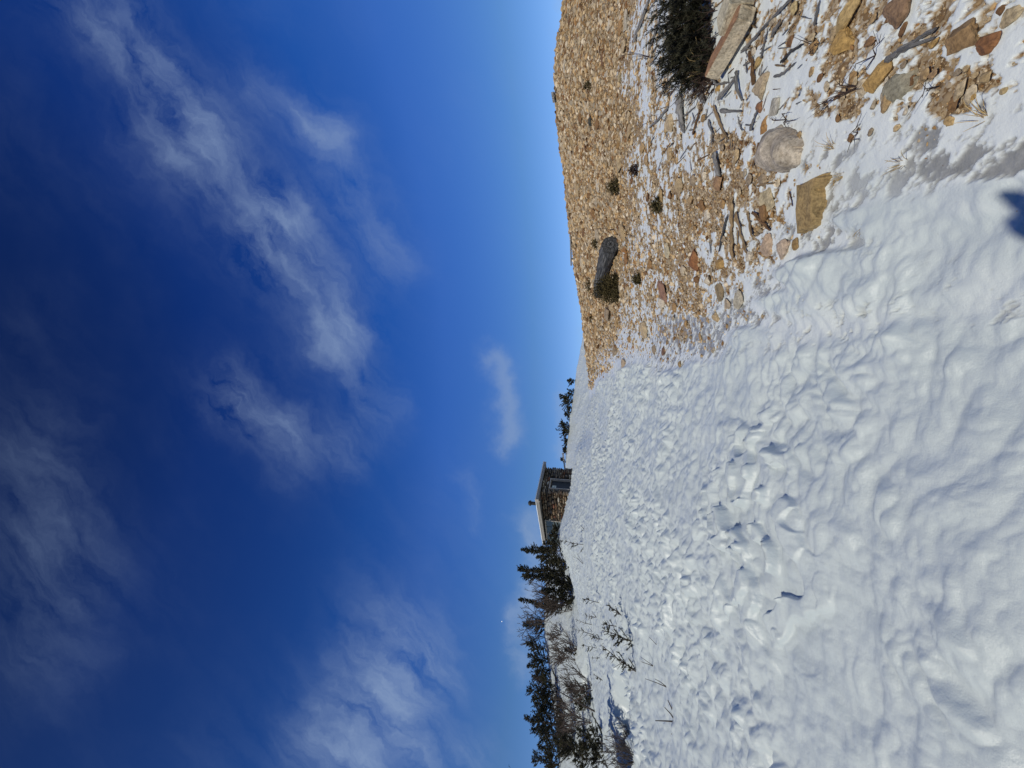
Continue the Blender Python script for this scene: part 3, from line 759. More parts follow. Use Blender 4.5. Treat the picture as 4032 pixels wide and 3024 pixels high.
def sapling(base_, h, seed, label, group, px, lean=(0, 0), full=.6, wh=5, name='spruce_sapling'):
    """tip of a buried young spruce: a thin leader with a few stiff upswept twigs"""
    rg = random.Random(seed); T = thing(name, label, 'sapling', base_, group)
    st = MB(); nd = MB(); r = max(.010, px * .36)
    top = Vector((lean[0] * h, lean[1] * h, h)); pts = [top * t + Vector((rg.uniform(-1, 1), rg.uniform(-1, 1), 0)) * .02 * h for t in (0, .25, .5, .75, 1)]; pts[0] = -UP * .12
    tube(st, pts, [r * (1.1 - .6 * i / 4) for i in range(5)], 5)
    for w in range(wh):
        t = .10 + .78 * (w + rg.uniform(-.2, .2)) / max(1, wh - 1) if wh > 1 else .5
        t = min(.97, max(.06, t)); i = min(3, int(t * 4)); p = pts[i].lerp(pts[i + 1], t * 4 - i)
        for b in range(rg.choice((2, 3, 3, 4))):
            an = rg.uniform(0, 6.283); L = h * (.40 * (1 - t) + .10) * rg.uniform(.6, 1.15)
            d = Vector((math.cos(an), math.sin(an), rg.uniform(.35, .95))).normalized(); e = p + d * L
            tube(st, [p, p + d * L * .5, e + UP * L * .06], [r * .62, r * .5, r * .32], 4, cap=False)
            if rg.random() < full:
                k = max(2, int(L / .05))
                for q in range(k):
                    a = p.lerp(e, (q + .3) / k); sd = Vector((rg.gauss(0, 1), rg.gauss(0, 1), rg.gauss(0, .5))).normalized()
                    needles_on(nd, a, a + (d + sd * .7).normalized() * .07, rg, 14, .026 + .36 * px, .005 + .14 * px)
                needles_on(nd, p.lerp(e, .3), e, rg, int(L * 170), .024 + .36 * px, .005 + .14 * px)
    st.build('stem', MT['bark'], T)
    if nd.n: nd.build('needles', MT['needle'], T)
    return T
def push(p, k):
    q = Vector((p.x * k, p.y * k, 0)); q.z = gz(q.x, q.y); return q
def place(xb, yb, xt, k=1.0):
    p = push(at(xb, yb), k); px = mpp(p); return p, max(.12, (xb - xt) * px * 1.02), px * 4

# spruces and bushes (photo pixels: base x, base y, top x, half width)
SKY = 'stunted trees along the snowy skyline on the left'
TREES = [
    ('s', 2228, 2250, 2047, 66, 'tallest dark spruce left of the stone hut, crown above the roofline', 'spruces in the clump left of the hut', 1.0),
    ('s', 2252, 2290, 2066, 58, 'dense dark spruce second in the clump left of the hut', 'spruces in the clump left of the hut', 1.0),
    ('s', 2259, 2335, 2140, 62, 'low broad spruce at the outer foot of the clump left of the hut', 'spruces in the clump left of the hut', 1.0),
    ('s', 2240, 2215, 2120, 44, 'small spruce beside the hut end of the clump, branches over the snow', 'spruces in the clump left of the hut', 1.0),
    ('b', 2254, 2372, 2082, 95, 'tall brown leafless bush at the outer end of the hut clump', 'brown leafless bushes by the hut clump', 1.0),
    ('b', 2258, 2400, 2120, 70, 'lower brown leafless bush spreading at the edge of the hut clump', 'brown leafless bushes by the hut clump', 1.0),
    ('s', 2215, 2398, 2048, 40, 'narrow spruce tip poking out of the brown leafless bushes', 'spruces in the clump left of the hut', 1.0),
    ('b', 2148, 2440, 2052, 60, 'thin leafless shrub on the skyline next to the brown bushes', SKY, 1.0),
    ('s', 2146, 2470, 2062, 34, 'small spruce on the skyline just past the brown bushes', SKY, 1.0),
    ('b', 2148, 2508, 2070, 52, 'wispy leafless shrub in the gap of the skyline trees', SKY, 1.0),
    ('s', 2155, 2556, 2078, 36, 'lone pointed spruce in the middle of the skyline row', SKY, 1.0),
    ('s', 2162, 2598, 2084, 46, 'rounded spruce of the skyline row with open lower branches', SKY, 1.0),
    ('s', 2166, 2640, 2080, 48, 'dense dark spruce of the skyline row above the bare slope', SKY, 1.0),
    ('s', 2172, 2675, 2100, 42, 'squat spruce of the skyline row left of the dense dark one', SKY, 1.0),
    ('s', 2196, 2725, 2084, 60, 'wide spruce of the skyline row with a bare whip on top', SKY, 1.0),
    ('b', 2176, 2700, 2108, 60, 'tangled leafless shrub between two spruces of the skyline row', SKY, 1.0),
    ('s', 2204, 2785, 2098, 66, 'broad spruce of the skyline row standing over a brown thicket', SKY, 1.0),
    ('s', 2214, 2850, 2074, 72, 'tallest spruce of the skyline row, ragged flagged crown', SKY, 1.0),
    ('s', 2222, 2905, 2100, 66, 'ragged spruce of the skyline row behind the brown thicket', SKY, 1.0),
    ('s', 2196, 2962, 2118, 52, 'low spruce of the skyline row near the picture edge', SKY, 1.0),
    ('s', 2206, 3012, 2104, 62, 'last spruce of the skyline row, cut by the picture edge', SKY, 1.0),
    ('d', 2258, 2815, 2172, 80, 'dense brown thicket below the tallest skyline spruce, upper one', 'brown thickets on the left slope', 1.0),
    ('d', 2268, 2880, 2185, 90, 'dense brown thicket low on the left slope, wider one', 'brown thickets on the left slope', 1.0),
    ('d', 2262, 2960, 2190, 90, 'dense brown thicket at the picture edge of the left slope', 'brown thickets on the left slope', 1.0),
    ('b', 2276, 2552, 2152, 80, 'wide fan of bare branches standing alone against the white slope', 'bare bushes on the white slope', 1.0),
    ('b', 2216, 2498, 2150, 52, 'thin bare bush high on the white slope below the skyline gap', 'bare bushes on the white slope', 1.0),
    ('b', 2268, 2602, 2165, 66, 'bare bush with pale twigs left of the wide fan on the white slope', 'bare bushes on the white slope', 1.0),
    ('s', 2268, 2562, 2226, 24, 'knee-high green spruce tuft at the foot of the wide bare fan', 'bare bushes on the white slope', 1.0),
    ('b', 2342, 2706, 2190, 85, 'bare bush with long whips at the near snow edge on the left', 'shrubs behind the near snow edge', 1.03),
    ('s', 2344, 2735, 2252, 55, 'dark open spruce shrub behind the near snow edge, with upright arms', 'shrubs behind the near snow edge', 1.03),
    ('s', 2346, 2780, 2286, 62, 'flat black-green spruce shrub hugging the near snow edge', 'shrubs behind the near snow edge', 1.03),
    ('b', 2352, 2850, 2232, 80, 'tangled bare bush between the leaning trunk and the big dark spruce', 'shrubs behind the near snow edge', 1.03),
    ('s', 2386, 2905, 2290, 60, 'pointed dark spruce at the near snow edge with a spiky tip', 'shrubs behind the near snow edge', 1.02),
    ('s', 2392, 2955, 2300, 70, 'bushy dark spruce next to the spiky one at the near snow edge', 'shrubs behind the near snow edge', 1.02),
    ('s', 2396, 3010, 2270, 80, 'dark spruce at the near snow edge, cut by the picture edge', 'shrubs behind the near snow edge', 1.02),
    ('s', 2360, 2960, 2235, 70, 'olive spruce rising behind the bushy dark one at the near snow edge', 'shrubs behind the near snow edge', 1.08),
    ('s', 2206, 2080, 2178, 34, 'low dark spruce shrub under the near end of the hut window', 'spruces in front of the hut window', 1.025),
    ('s', 2208, 2104, 2174, 40, 'dark spruce shrub covering the middle of the hut window', 'spruces in front of the hut window', 1.025),
    ('s', 2214, 2138, 2150, 44, 'dark spruce shrub at the far end of the hut window', 'spruces in front of the hut window', 1.025),
    ('s', 2220, 2168, 2128, 46, 'ragged dark spruce at the far corner of the hut', 'spruces in front of the hut window', 1.025),
    ('s', 2200, 2128, 2078, 30, 'thin spruce whose tip shows above the hut roof', 'spruces in front of the hut window', 1.30),
    ('s', 2210, 2178, 2100, 36, 'spruce beyond the roof end with loose top twigs', 'spruces in front of the hut window', 1.16),
]
RIGHTSKY = 'small spruces on the far snow ridge right of the hut'
for (x, y, t, w, lb) in ((2266, 1503, 2230, 20, 'tiny lone spruce farthest from the hut on the far snow ridge'), (2259, 1546, 2226, 26, 'small spruce second from the outer end on the far snow ridge'),
                         (2256, 1578, 2206, 32, 'taller spruce mid-row on the far snow ridge with a bent top'), (2251, 1612, 2222, 30, 'bushy small spruce mid-row on the far snow ridge'),
                         (2246, 1638, 2214, 24, 'slim small spruce beside the bushy one on the far snow ridge'), (2242, 1676, 2204, 36, 'dense dark spruce nearest a gap on the far snow ridge'),
                         (2240, 1708, 2204, 30, 'dense dark spruce with a sideways top on the far snow ridge'), (2236, 1738, 2220, 22, 'low sparse spruce near the hut end of the far snow ridge'),
                         (2231, 1776, 2214, 18, 'small green tuft close to the plank on the far snow ridge'), (2227, 1816, 2206, 16, 'spruce tip just above the plank beside the hut')):
    TREES.append(('s', x, y, t, w, lb, RIGHTSKY, 1.0))
for i, (kd, xb, yb, xt, hw, lb, gr, k) in enumerate(TREES):
    p, h, px = place(xb, yb, xt, k); sp = hw * px / 4
    rg = random.Random(100 + i); ln = (rg.uniform(-.10, .10), rg.uniform(-.08, .08))
    if gr == RIGHTSKY: ln = (rg.uniform(-.05, .45), 0)
    thick = gr.startswith(('shrubs', 'spruces'))
    if kd == 's': spruce(p, h * (rg.uniform(.6, 1.15) if gr == RIGHTSKY else 1.04), sp * (1.35 if thick else rg.uniform(1.1, 2.4) if gr == RIGHTSKY else 1.6), 200 + i, lb, gr, px=px, lean=ln, dens=1.9 if thick else 1.6, bare=.06)
    elif kd == 'b': bush(p, h * 1.05, sp, 300 + i, lb, gr, px=px, stems=8 if hw > 70 else 5, depth_=4, leaf=2 if 'brown' in lb else None)
    else: bush(p, h, sp, 400 + i, lb, gr, 'brown_thicket', stems=11, px=px, depth_=4, leaf=4, cat='thicket')
# leaning dead spruce trunk
p = at(2346, 2806); px = mpp(p)
T = thing('dead_spruce', 'leaning dead spruce trunk with broken side branches at the near snow edge', 'dead tree', p)
mb = MB(); tip = Vector((47 * px * 1.1, .2, 168 * px * 1.05)); pts = [-UP * .15, tip * .3 + Vector((.02, 0, .03)), tip * .65, tip]
tube(mb, pts, [.055, .045, .034, .014], 7, rough=.08, rg=rnd); nd = MB(); rg = random.Random(5)
for i in range(30):
    t = rg.uniform(.1, .98); a = tip * t; an = rg.uniform(0, 6.28); d = Vector((math.cos(an), math.sin(an), rg.uniform(-.4, .4))).normalized(); L = rg.uniform(.15, .5) * (1.1 - t * .6)
    tube(mb, [a, a + d * L * .6, a + d * L + UP * .05], [.014, .010, .006], 4, cap=False)
    if rg.random() < .35: needles_on(nd, a + d * L * .3, a + d * L, rg, 40, .05, .012)
mb.build('trunk', MT['bark'], T); nd.build('needles', MT['needle'], T)

# saplings poking through the snow
SG = 'spruce saplings poking out of the snow on the left'
SAP = [(2371, 2376, 2295, 2369, .6, 4, 'sapling nearest the hut clump with a tuft low on one side'), (2465, 2437, 2398, 2392, .55, 5, 'leaning sapling nearest the picture centre, its top bent towards the hut'),
       (2440, 2468, 2372, 2470, .5, 5, 'bushy small sapling standing between two larger ones'), (2496, 2526, 2376, 2500, .7, 8, 'tallest dense dark sapling of the scattered row'),
       (2382, 2522, 2322, 2514, .5, 5, 'slim sapling behind the tallest dense one'), (2358, 2554, 2298, 2552, .7, 4, 'short green-tipped sapling in front of the blue snow shadow'),
       (2508, 2648, 2372, 2566, .5, 6, 'long leaning sapling with a bushy middle, its foot nearest the picture edge'), (2510, 2655, 2440, 2602, .6, 4, 'short upright sapling sharing its foot with the long leaning one'),
       (2384, 2686, 2338, 2664, .3, 4, 'small sparse sapling on the smooth snow near the left bushes'), (2304, 2145, 2208, 2139, .35, 6, 'single tall thin sapling on the snow mound before the hut'),
       (2366, 2432, 2306, 2436, .15, 5, 'bare thin sapling beside the leaning one'), (2336, 2462, 2268, 2452, .0, 4, 'bare whip of a sapling high in the row'), (2340, 2500, 2256, 2488, .1, 5, 'bare sapling with long upright whips behind the row'),
       (2374, 2590, 2330, 2600, .0, 3, 'crooked bare sapling near the long leaning one')]
for i, (xb, yb, xt, yt, fu, wh, lb) in enumerate(SAP):
    p = at(xb, yb); px = mpp(p); h = (xb - xt) * px * 1.03
    sapling(p, h, 500 + i, lb, SG, px * 4 * .55, lean=(-(yt - yb) * px / h, 0), full=fu, wh=wh)
def sticks(name, label, branches, r, mat='bark', cat='twig', group=None, lift=True):
    """dead twig lying on or standing out of the snow; photo-pixel polylines on the ground, third value is height in metres"""
    c = at(*branches[0][0][:2]); T = MB(); n = 0
    for br in branches:
        pts = []
        for q in br:
            p = at(q[0], q[1]) if len(q) < 3 or q[2] < .2 else None
            if p is None: p = c + Vector(((branches[0][0][1] - q[1]) * mpp(c), 0, (branches[0][0][0] - q[0]) * mpp(c)))
            else: p = p + UP * ((q[2] if len(q) > 2 else 0) + .01)
            pts.append(p)
        k = len(pts); tube(T, pts, [r * (1 - .55 * i / max(1, k - 1)) for i in range(k)], 5, rough=.12, rg=rnd)
    o = T.build(name, MT[mat], None, tuple(c)); tag(o, label, cat, group); return o
TG = 'twig tips sticking out of the snow'
sticks('twig', 'three-pronged dead twig standing in the snow near the left edge', [[(2664, 2842), (2624, 2848, .3), (2585, 2856, .5)], [(2664, 2842), (2642, 2815, .3), (2620, 2795, .5)], [(2664, 2842), (2650, 2800, .3), (2632, 2764, .5)], [(2664, 2842), (2655, 2870, .3), (2646, 2896, .5)]], .011, group=TG)
sticks('twig', 'thin forked twig in the snow below the long leaning sapling', [[(2582, 2627), (2552, 2612, .3), (2528, 2598, .5)], [(2582, 2627), (2550, 2620, .3), (2526, 2616, .5)]], .006, group=TG)
sticks('twig', 'pair of thin parallel twigs in the snow left of the saplings', [[(2632, 2708), (2590, 2698, .3), (2545, 2690, .5)], [(2632, 2708), (2600, 2690, .3), (2582, 2684, .5)]], .007, group=TG)
sticks('twig', 'curved thin twig in the snow right of the forked one', [[(2602, 2562), (2590, 2545, .3), (2560, 2517, .5)], [(2602, 2562), (2598, 2556, .3), (2597, 2552, .4)]], .006, group=TG)
sticks('twig', 'slender straight twig in the snow, nearest the tallest sapling', [[(2590, 2516), (2578, 2498, .3), (2568, 2478, .5)]], .006, group=TG)
sticks('twig', 'short thick twig stub in the snow under the curved twig', [[(2560, 2560), (2552, 2552, .3), (2546, 2533, .5)]], .008, group=TG)
sticks('twig', 'forked twig on the snow mound close to the hut corner', [[(2306, 2090), (2296, 2080, .3), (2286, 2070, .5)], [(2306, 2090), (2298, 2090, .3), (2290, 2091, .5)]], .014, group=TG)
sticks('twig', 'fan of thin twigs on the snow before the hut clump', [[(2302, 2228), (2285, 2212, .3), (2262, 2190, .5)], [(2302, 2228), (2280, 2206, .3), (2255, 2196, .5)], [(2302, 2228), (2284, 2200, .3), (2270, 2180, .5)]], .009, group=TG)
sticks('twig', 'dark stub of a twig alone on the open snow field', [[(2412, 2234), (2409, 2238, .3), (2407, 2243, .4)]], .018, group=TG)
sticks('twig', 'long looping thin twig lying on the snow at the left edge', [[(2556, 2996), (2560, 2972), (2552, 2955), (2540, 2930)], [(2548, 3004), (2545, 2985), (2538, 2965)]], .007, group=TG)

# dark shrubs in and beside the shaded hollow on the left edge
p = at(2512, 3000); px = mpp(p) * 4
bush(p, .75, .8, 61, 'dark bare bush in the shaded hollow at the left edge, cut by the picture edge', 'bushes at the snow hollow', stems=9, px=px, depth_=4, mat='bark', lean=(.45, .1))
p = at(2500, 2925); bush(p, .5, .6, 62, 'low dark bare branches lying in the shaded snow hollow', 'bushes at the snow hollow', stems=7, px=px, depth_=4, mat='bark', lean=(.8, .1))
for i, (x_, y_, L_, hh, lb) in enumerate(((2470, 3010, 1.0, 2.4, 'dark spruce just beyond the left picture edge that shades the hollow'), (2448, 2900, 1.4, 2.6, 'second spruce beyond the left picture edge above the hollow'), (2430, 2800, 2.0, 2.9, 'tallest spruce beyond the left picture edge near the hollow'), (2440, 2950, 1.3, 2.2, 'third spruce beyond the left picture edge near the hollow'))):
    q = at(x_, y_) - Vector((math.sin(SUN_AZ - math.pi), math.cos(SUN_AZ - math.pi), 0)) * L_; q.z = gz(q.x, q.y)
    spruce(q, hh + .4, 1.0, 640 + i, lb, 'spruces beyond the left edge', px=px, dens=2.2, bare=.1)

# plank beside the hut
mb = MB(); a, b = at(2226, 1852), at(2222, 1786); a = push(a, 1.0); k = 30.5
def up_at(x, y, dist):
    d = ray(x, y); return Vector((0, 0, EYE)) + d * (dist / math.hypot(d.x, d.y))
a, b = up_at(2225, 1852, 30.6), up_at(2216, 1783, 30.6); ax = (b - a); L = ax.length; ax.normalize(); ny = ax.cross(UP).normalized(); nz_ = ny.cross(ax)
box(mb, (a + b) / 2, L, .18, .09, ax, ny, nz_); o = mb.build('plank', MT['grey_wood'], None, tuple((a + b) / 2)); tag(o, 'dark weathered plank standing on edge at the hut corner above the snow', 'plank')
for x_, y_ in ((2222, 1835), (2218, 1798)):
    pass
mb = MB(); c_ = (a + b) / 2; g0 = gz(c_.x, c_.y)
for s in (-.42,):
    q = c_ + ax * L * s; tube(mb, [Vector((q.x, q.y, gz(q.x, q.y) - .2)), q - UP * .03], [.05, .05], 6)
leg = mb.build('post', MT['grey_wood'], o); leg.location = -Vector(o.location)

# ------------------------------------------------------------------ boards on the gravel skyline
def skyline_board(x0, y0, x1, y1, thick, label, post):
    c = at(2262, (y0 + y1) / 2) if post else at(2192, (y0 + y1) / 2)
    R0 = math.hypot(c.x, c.y); a, b = up_at(x0, y0, R0), up_at(x1, y1, R0); ax = b - a; L = ax.length; ax.normalize(); ny = ax.cross(UP).normalized(); nz_ = ny.cross(ax)
    mid = (a + b) / 2; T = thing('trail_board' if post else 'loose_board', label, 'board', (mid.x, mid.y, gz(mid.x, mid.y)))
    mb = MB(); box(mb, mid, L, .22, thick, ax, ny, nz_); mb.build('board', MT['grey_wood'], T, (mid.x, mid.y, gz(mid.x, mid.y)))
    for s in ((-.32, .30) if post else (-.3, .35)):
        q = mid + ax * L * s; mb = MB(); tube(mb, [Vector((q.x, q.y, gz(q.x, q.y) - .25)), q - UP * thick * .4], [.045, .045], 6); mb.build('post', MT['grey_wood'], T, (mid.x, mid.y, gz(mid.x, mid.y)))
skyline_board(2246, 912, 2249, 1046, .07, 'long thin board on short posts along the gravel skyline', True)
skyline_board(2175, 362, 2182, 404, .10, 'short dark board sticking up at the top of the gravel hill', False)

# ------------------------------------------------------------------ charred log
p0 = at(2436, 962); p1 = at(2374, 1160); px = mpp(p0)
A = p0 + UP * .19; B = p1 + UP * .17; d = (B - A)
T = thing('charred_log', 'thick charred grey-black log with a sawn end lying on the gravel', 'log', tuple(p0))
rg = random.Random(9); mb = MB(); mb.smooth = True
n, K = 34, 40; V = []; G = []; x, y, dd = frame_of(d)
for i in range(K + 1):
    t = i / K; c = A + d * t + UP * (.02 * math.sin(t * 3)) + x * .03 * math.sin(t * 5)
    r = .200 * (1 - .28 * t) * (1 + .05 * math.sin(t * 11))
    if t > .88: r *= 1 - .35 * (t - .88) / .12
    for j in range(n):
        an = 2 * math.pi * j / n
        q = r * (1 + .10 * float(perlin(an * 1.9 + 3, t * 2.5, 5)) + .16 * float(perlin(an * 5.5, t * 4 + 9, 6)) + .10 * float(perlin(an * 11, t * 9, 8)) - (.14 if abs(an - 2.0 - .3 * math.sin(t * 4)) < .16 else 0))
        V.append(tuple(c + (x * math.cos(an) + y * math.sin(an)) * q)); G.append((math.cos(an) * .16, math.sin(an) * .16, t * 1.5))
F = [(i * n + j, i * n + (j + 1) % n, (i + 1) * n + (j + 1) % n, (i + 1) * n + j) for i in range(K) for j in range(n)] + [tuple(K * n + j for j in range(n))]
mb.add(V, F, None, G); mb.build('trunk', MT['char_wood'], T, tuple(p0))
mb = MB(); V2 = []; G2 = []; F2 = []
rings = 5
for k in range(rings + 1):
    f = 1 - k / rings
    for j in range(n):
        v = Vector(V[j]); c = A + x * .02
        q = c.lerp(v, max(f, .02)); off = -dd * (.012 + .012 * float(perlin(j * .8, k * 1.3, 9))); V2.append(tuple(q + off)); G2.append((f * .12, 0, 0))
for k in range(rings): F2 += [(k * n + j, (k + 1) * n + j, (k + 1) * n + (j + 1) % n, k * n + (j + 1) % n) for j in range(n)]
F2.append(tuple(rings * n + j for j in range(n)))
mb.add(V2, F2, None, G2); mb.build('cut_end', MT['char_wood'], T, tuple(p0))

# ------------------------------------------------------------------ cushion plants, dwarf pine, grass
def cushion(x, y, w, h, seed, label, name='cushion_shrub', n=520, mat='moss', group='low cushion plants on the gravel', ht=.8, ln=.045):
    p = at(x, y); px = mpp(p); rx = w * px / 2; rg = random.Random(seed)
    hz = max(.05, h * px * ht); mb = MB(); ry = max(rx * .8, .05)
    for i in range(n):
        an = rg.uniform(0, 6.283); ph = math.acos(rg.uniform(0.0, 1)); k = rg.uniform(.45, 1.0) * (1 + .35 * float(perlin(an * 1.3 + seed, ph * 2, 4)))
        d = Vector((math.sin(ph) * math.cos(an), math.sin(ph) * math.sin(an), math.cos(ph)))
        a = Vector((d.x * rx, d.y * ry, d.z * hz)) * k; e = a + (d + Vector((rg.gauss(0, .4), rg.gauss(0, .4), rg.gauss(.3, .3)))).normalized() * ln
        needles_on(mb, a, e, rg, 6, .018 + px * 1.6, .004 + px * .9)
    o = mb.build(name, MT[mat]); o.location = p; tag(o, label, 'plant', group); return o
cushion(2436, 1136, 112, 120, 1, 'largest round olive-brown cushion shrub against the far end of the charred log', n=2600, mat='moss')
cushion(2330, 1122, 60, 34, 2, 'small sprig of green behind the charred log', n=200)
cushion(2356, 958, 44, 36, 3, 'small dark tuft behind the sawn end of the charred log', n=160)
cushion(2522, 1097, 34, 34, 4, 'small round green cushion left below the charred log', n=260)
cushion(2436, 732, 56, 56, 5, 'green tufted cushion high on the open gravel slope', n=330)
cushion(2604, 806, 50, 46, 6, 'dark sprawling cushion in the mixed snow and gravel', n=260)
cushion(2326, 336, 32, 34, 7, 'tiny brown cushion near the top of the gravel hill', n=130)
cushion(2336, 1255, 26, 22, 8, 'tiny olive cushion at the far left of the bare gravel', n=110)
cushion(2512, 668, 30, 40, 9, 'thin reddish tuft amid pale stones right of the green cushion', n=120, mat='redtwig')

def dwarf_pine():
    c = at(2800, 60); T = thing('dwarf_pine', 'sprawling dark green dwarf pine shrub on the snowy gravel at the top edge', 'shrub', tuple(c)); rg = random.Random(77)
    st = MB(); nd = MB(); px = mpp(c)
    spine = [at(2806, 262), at(2803, 180), at(2800, 90), at(2798, 0), at(2798, -120)]
    for i in range(165):
        f = rg.random() ** .8 * 3.99; k = int(f); b = spine[k].lerp(spine[k + 1], f - k)
        b = b + Vector((rg.gauss(0, .06), rg.gauss(.0, .10), 0)); b.z = gz(b.x, b.y) - .02
        hgt = (.16 + .25 * min(1, f / 1.2)) * rg.uniform(.6, 1.15)
        d = Vector((rg.gauss(-.30, .30), rg.gauss(.10, .34), 1)).normalized()
        m1 = b + d * hgt * .5; e = b + d * hgt + Vector((rg.gauss(0, .03), rg.gauss(0, .03), .02))
        tube(st, [b, m1, e], [.004, .003, .0015], 3, cap=False)
        for s in range(7):
            t = rg.uniform(.15, 1); a = b.lerp(e, t); q = a + (d + Vector((rg.gauss(0, .6), rg.gauss(0, .6), rg.gauss(.2, .3)))).normalized() * .09
            needles_on(nd, a, q, rg, 22, .036, .0036)
        needles_on(nd, m1, e, rg, 40, .038, .0036)
    st.build('branches', MT['redtwig'], T, tuple(c)); nd.build('needles', MT['pine'], T, tuple(c))
    br = MB()
    for i in range(190):
        b = at(rg.uniform(2720, 2830), rg.uniform(120, 350)); d = Vector((rg.gauss(-.5, .5), rg.gauss(.1, .4), rg.uniform(.15, .8))).normalized(); L = rg.uniform(.08, .30)
        tube(br, [b, b + d * L * .5, b + d * L + Vector((rg.gauss(0, .03), 0, rg.gauss(0, .02)))], [.005, .004, .002], 4, cap=False)
    br.build('dead_twigs', MT['redtwig'], T, tuple(c))
dwarf_pine()
def grass(pts, n, L, label, seed, spread=.04, lean=(0, 0), wd=.0022, grp=None):
    c = at(*pts); rg = random.Random(seed); mb = MB()
    for i in range(n):
        b = c + Vector((rg.gauss(0, spread), rg.gauss(0, spread), 0)); b.z = gz(b.x, b.y) - .01
        d = Vector((lean[0] + rg.gauss(0, .35), lean[1] + rg.gauss(0, .3), 1)).normalized(); l = L * rg.uniform(.5, 1.1); bend = Vector((rg.gauss(lean[0], .3), rg.gauss(lean[1], .3), -.35)) * l * .35
        tube(mb, [b, b + d * l * .5, b + d * l * .85 + bend * .5, b + d * l + bend], [wd, wd, wd * .8, wd * .4], 3, cap=False)
    o = mb.build('grass_tuft', MT['straw'], None, tuple(c)); tag(o, label, 'grass', grp); return o
grass((2806, 262), 34, .27, 'dry straw-coloured grass tuft in front of the dwarf pine', 1, .014, (.25, 0))
grass((2790, 205), 26, .24, 'dry brown grass blades rising through the dwarf pine', 3, .02, (.1, -.1))
grass((2748, 372), 9, .12, 'short sparse straws beside the bark chunk', 2, .008, (-.3, 0))
for i, (x, y, lb) in enumerate(((3290, 585, 'sparse pale straws in the snow beside the grey granite boulder'), (3330, 690, 'pale straws by the pointed corner of the flush yellow slab'), (3420, 880, 'bent pale straws near the snow ridge at the gravel rim'), (3560, 640, 'pale straws between grey ice patches'), (3890, 470, 'thin pale straws near the top right stones'))):
    grass((x, y), 12, .11, lb, 20 + i, .006, (rnd.uniform(-.5, .5), 0), .0013, 'pale straws in the thin snow')

# ------------------------------------------------------------------ driftwood
def wood(pts, rpx, mat, label, seed, lift=.5, sides=6, flat=.55, group='weathered wood scraps on the gravel', name='wood_scrap', fork=None, ends=(.9, .55)):
    rg = random.Random(seed); c = at(*pts[0]); P = []
    for (x, y) in pts:
        p = at(x, y); P.append(p)
    # resample
    Q = []
    for i in range(len(P) - 1):
        for k in range(5): Q.append(P[i].lerp(P[i + 1], k / 5))
    Q.append(P[-1]); n = len(Q); R = []
    for i, q in enumerate(Q):
        t = i / (n - 1); r = rpx * mpp(q) * (ends[0] * (1 - t) + ends[1] * t) * (1 + .16 * math.sin(t * 7 + seed))
        if i in (0, n - 1): r *= rg.choice((.25, .5, .85))
        R.append(r); Q[i] = q + UP * (r * lift + .018) + Vector((rg.gauss(0, 1), rg.gauss(0, 1), rg.gauss(0, .5))) * rpx * mpp(q) * .16
    mb = MB(); tube(mb, Q, R, sides, rough=.26, rg=rg, flat=flat)
    if fork:
        for (i, x, y, k) in fork:
            e = at(x, y) + UP * .02; a = Q[i]; tube(mb, [a, a.lerp(e, .5) + UP * .015, e], [R[i] * k, R[i] * k * .8, R[i] * k * .5], sides, rough=.14, rg=rg)
    o = mb.build(name, MT[mat], None, tuple(c)); tag(o, label, 'wood', group); return o
g, t_, b_ = 'grey_wood', 'tan_wood', 'brown_wood'
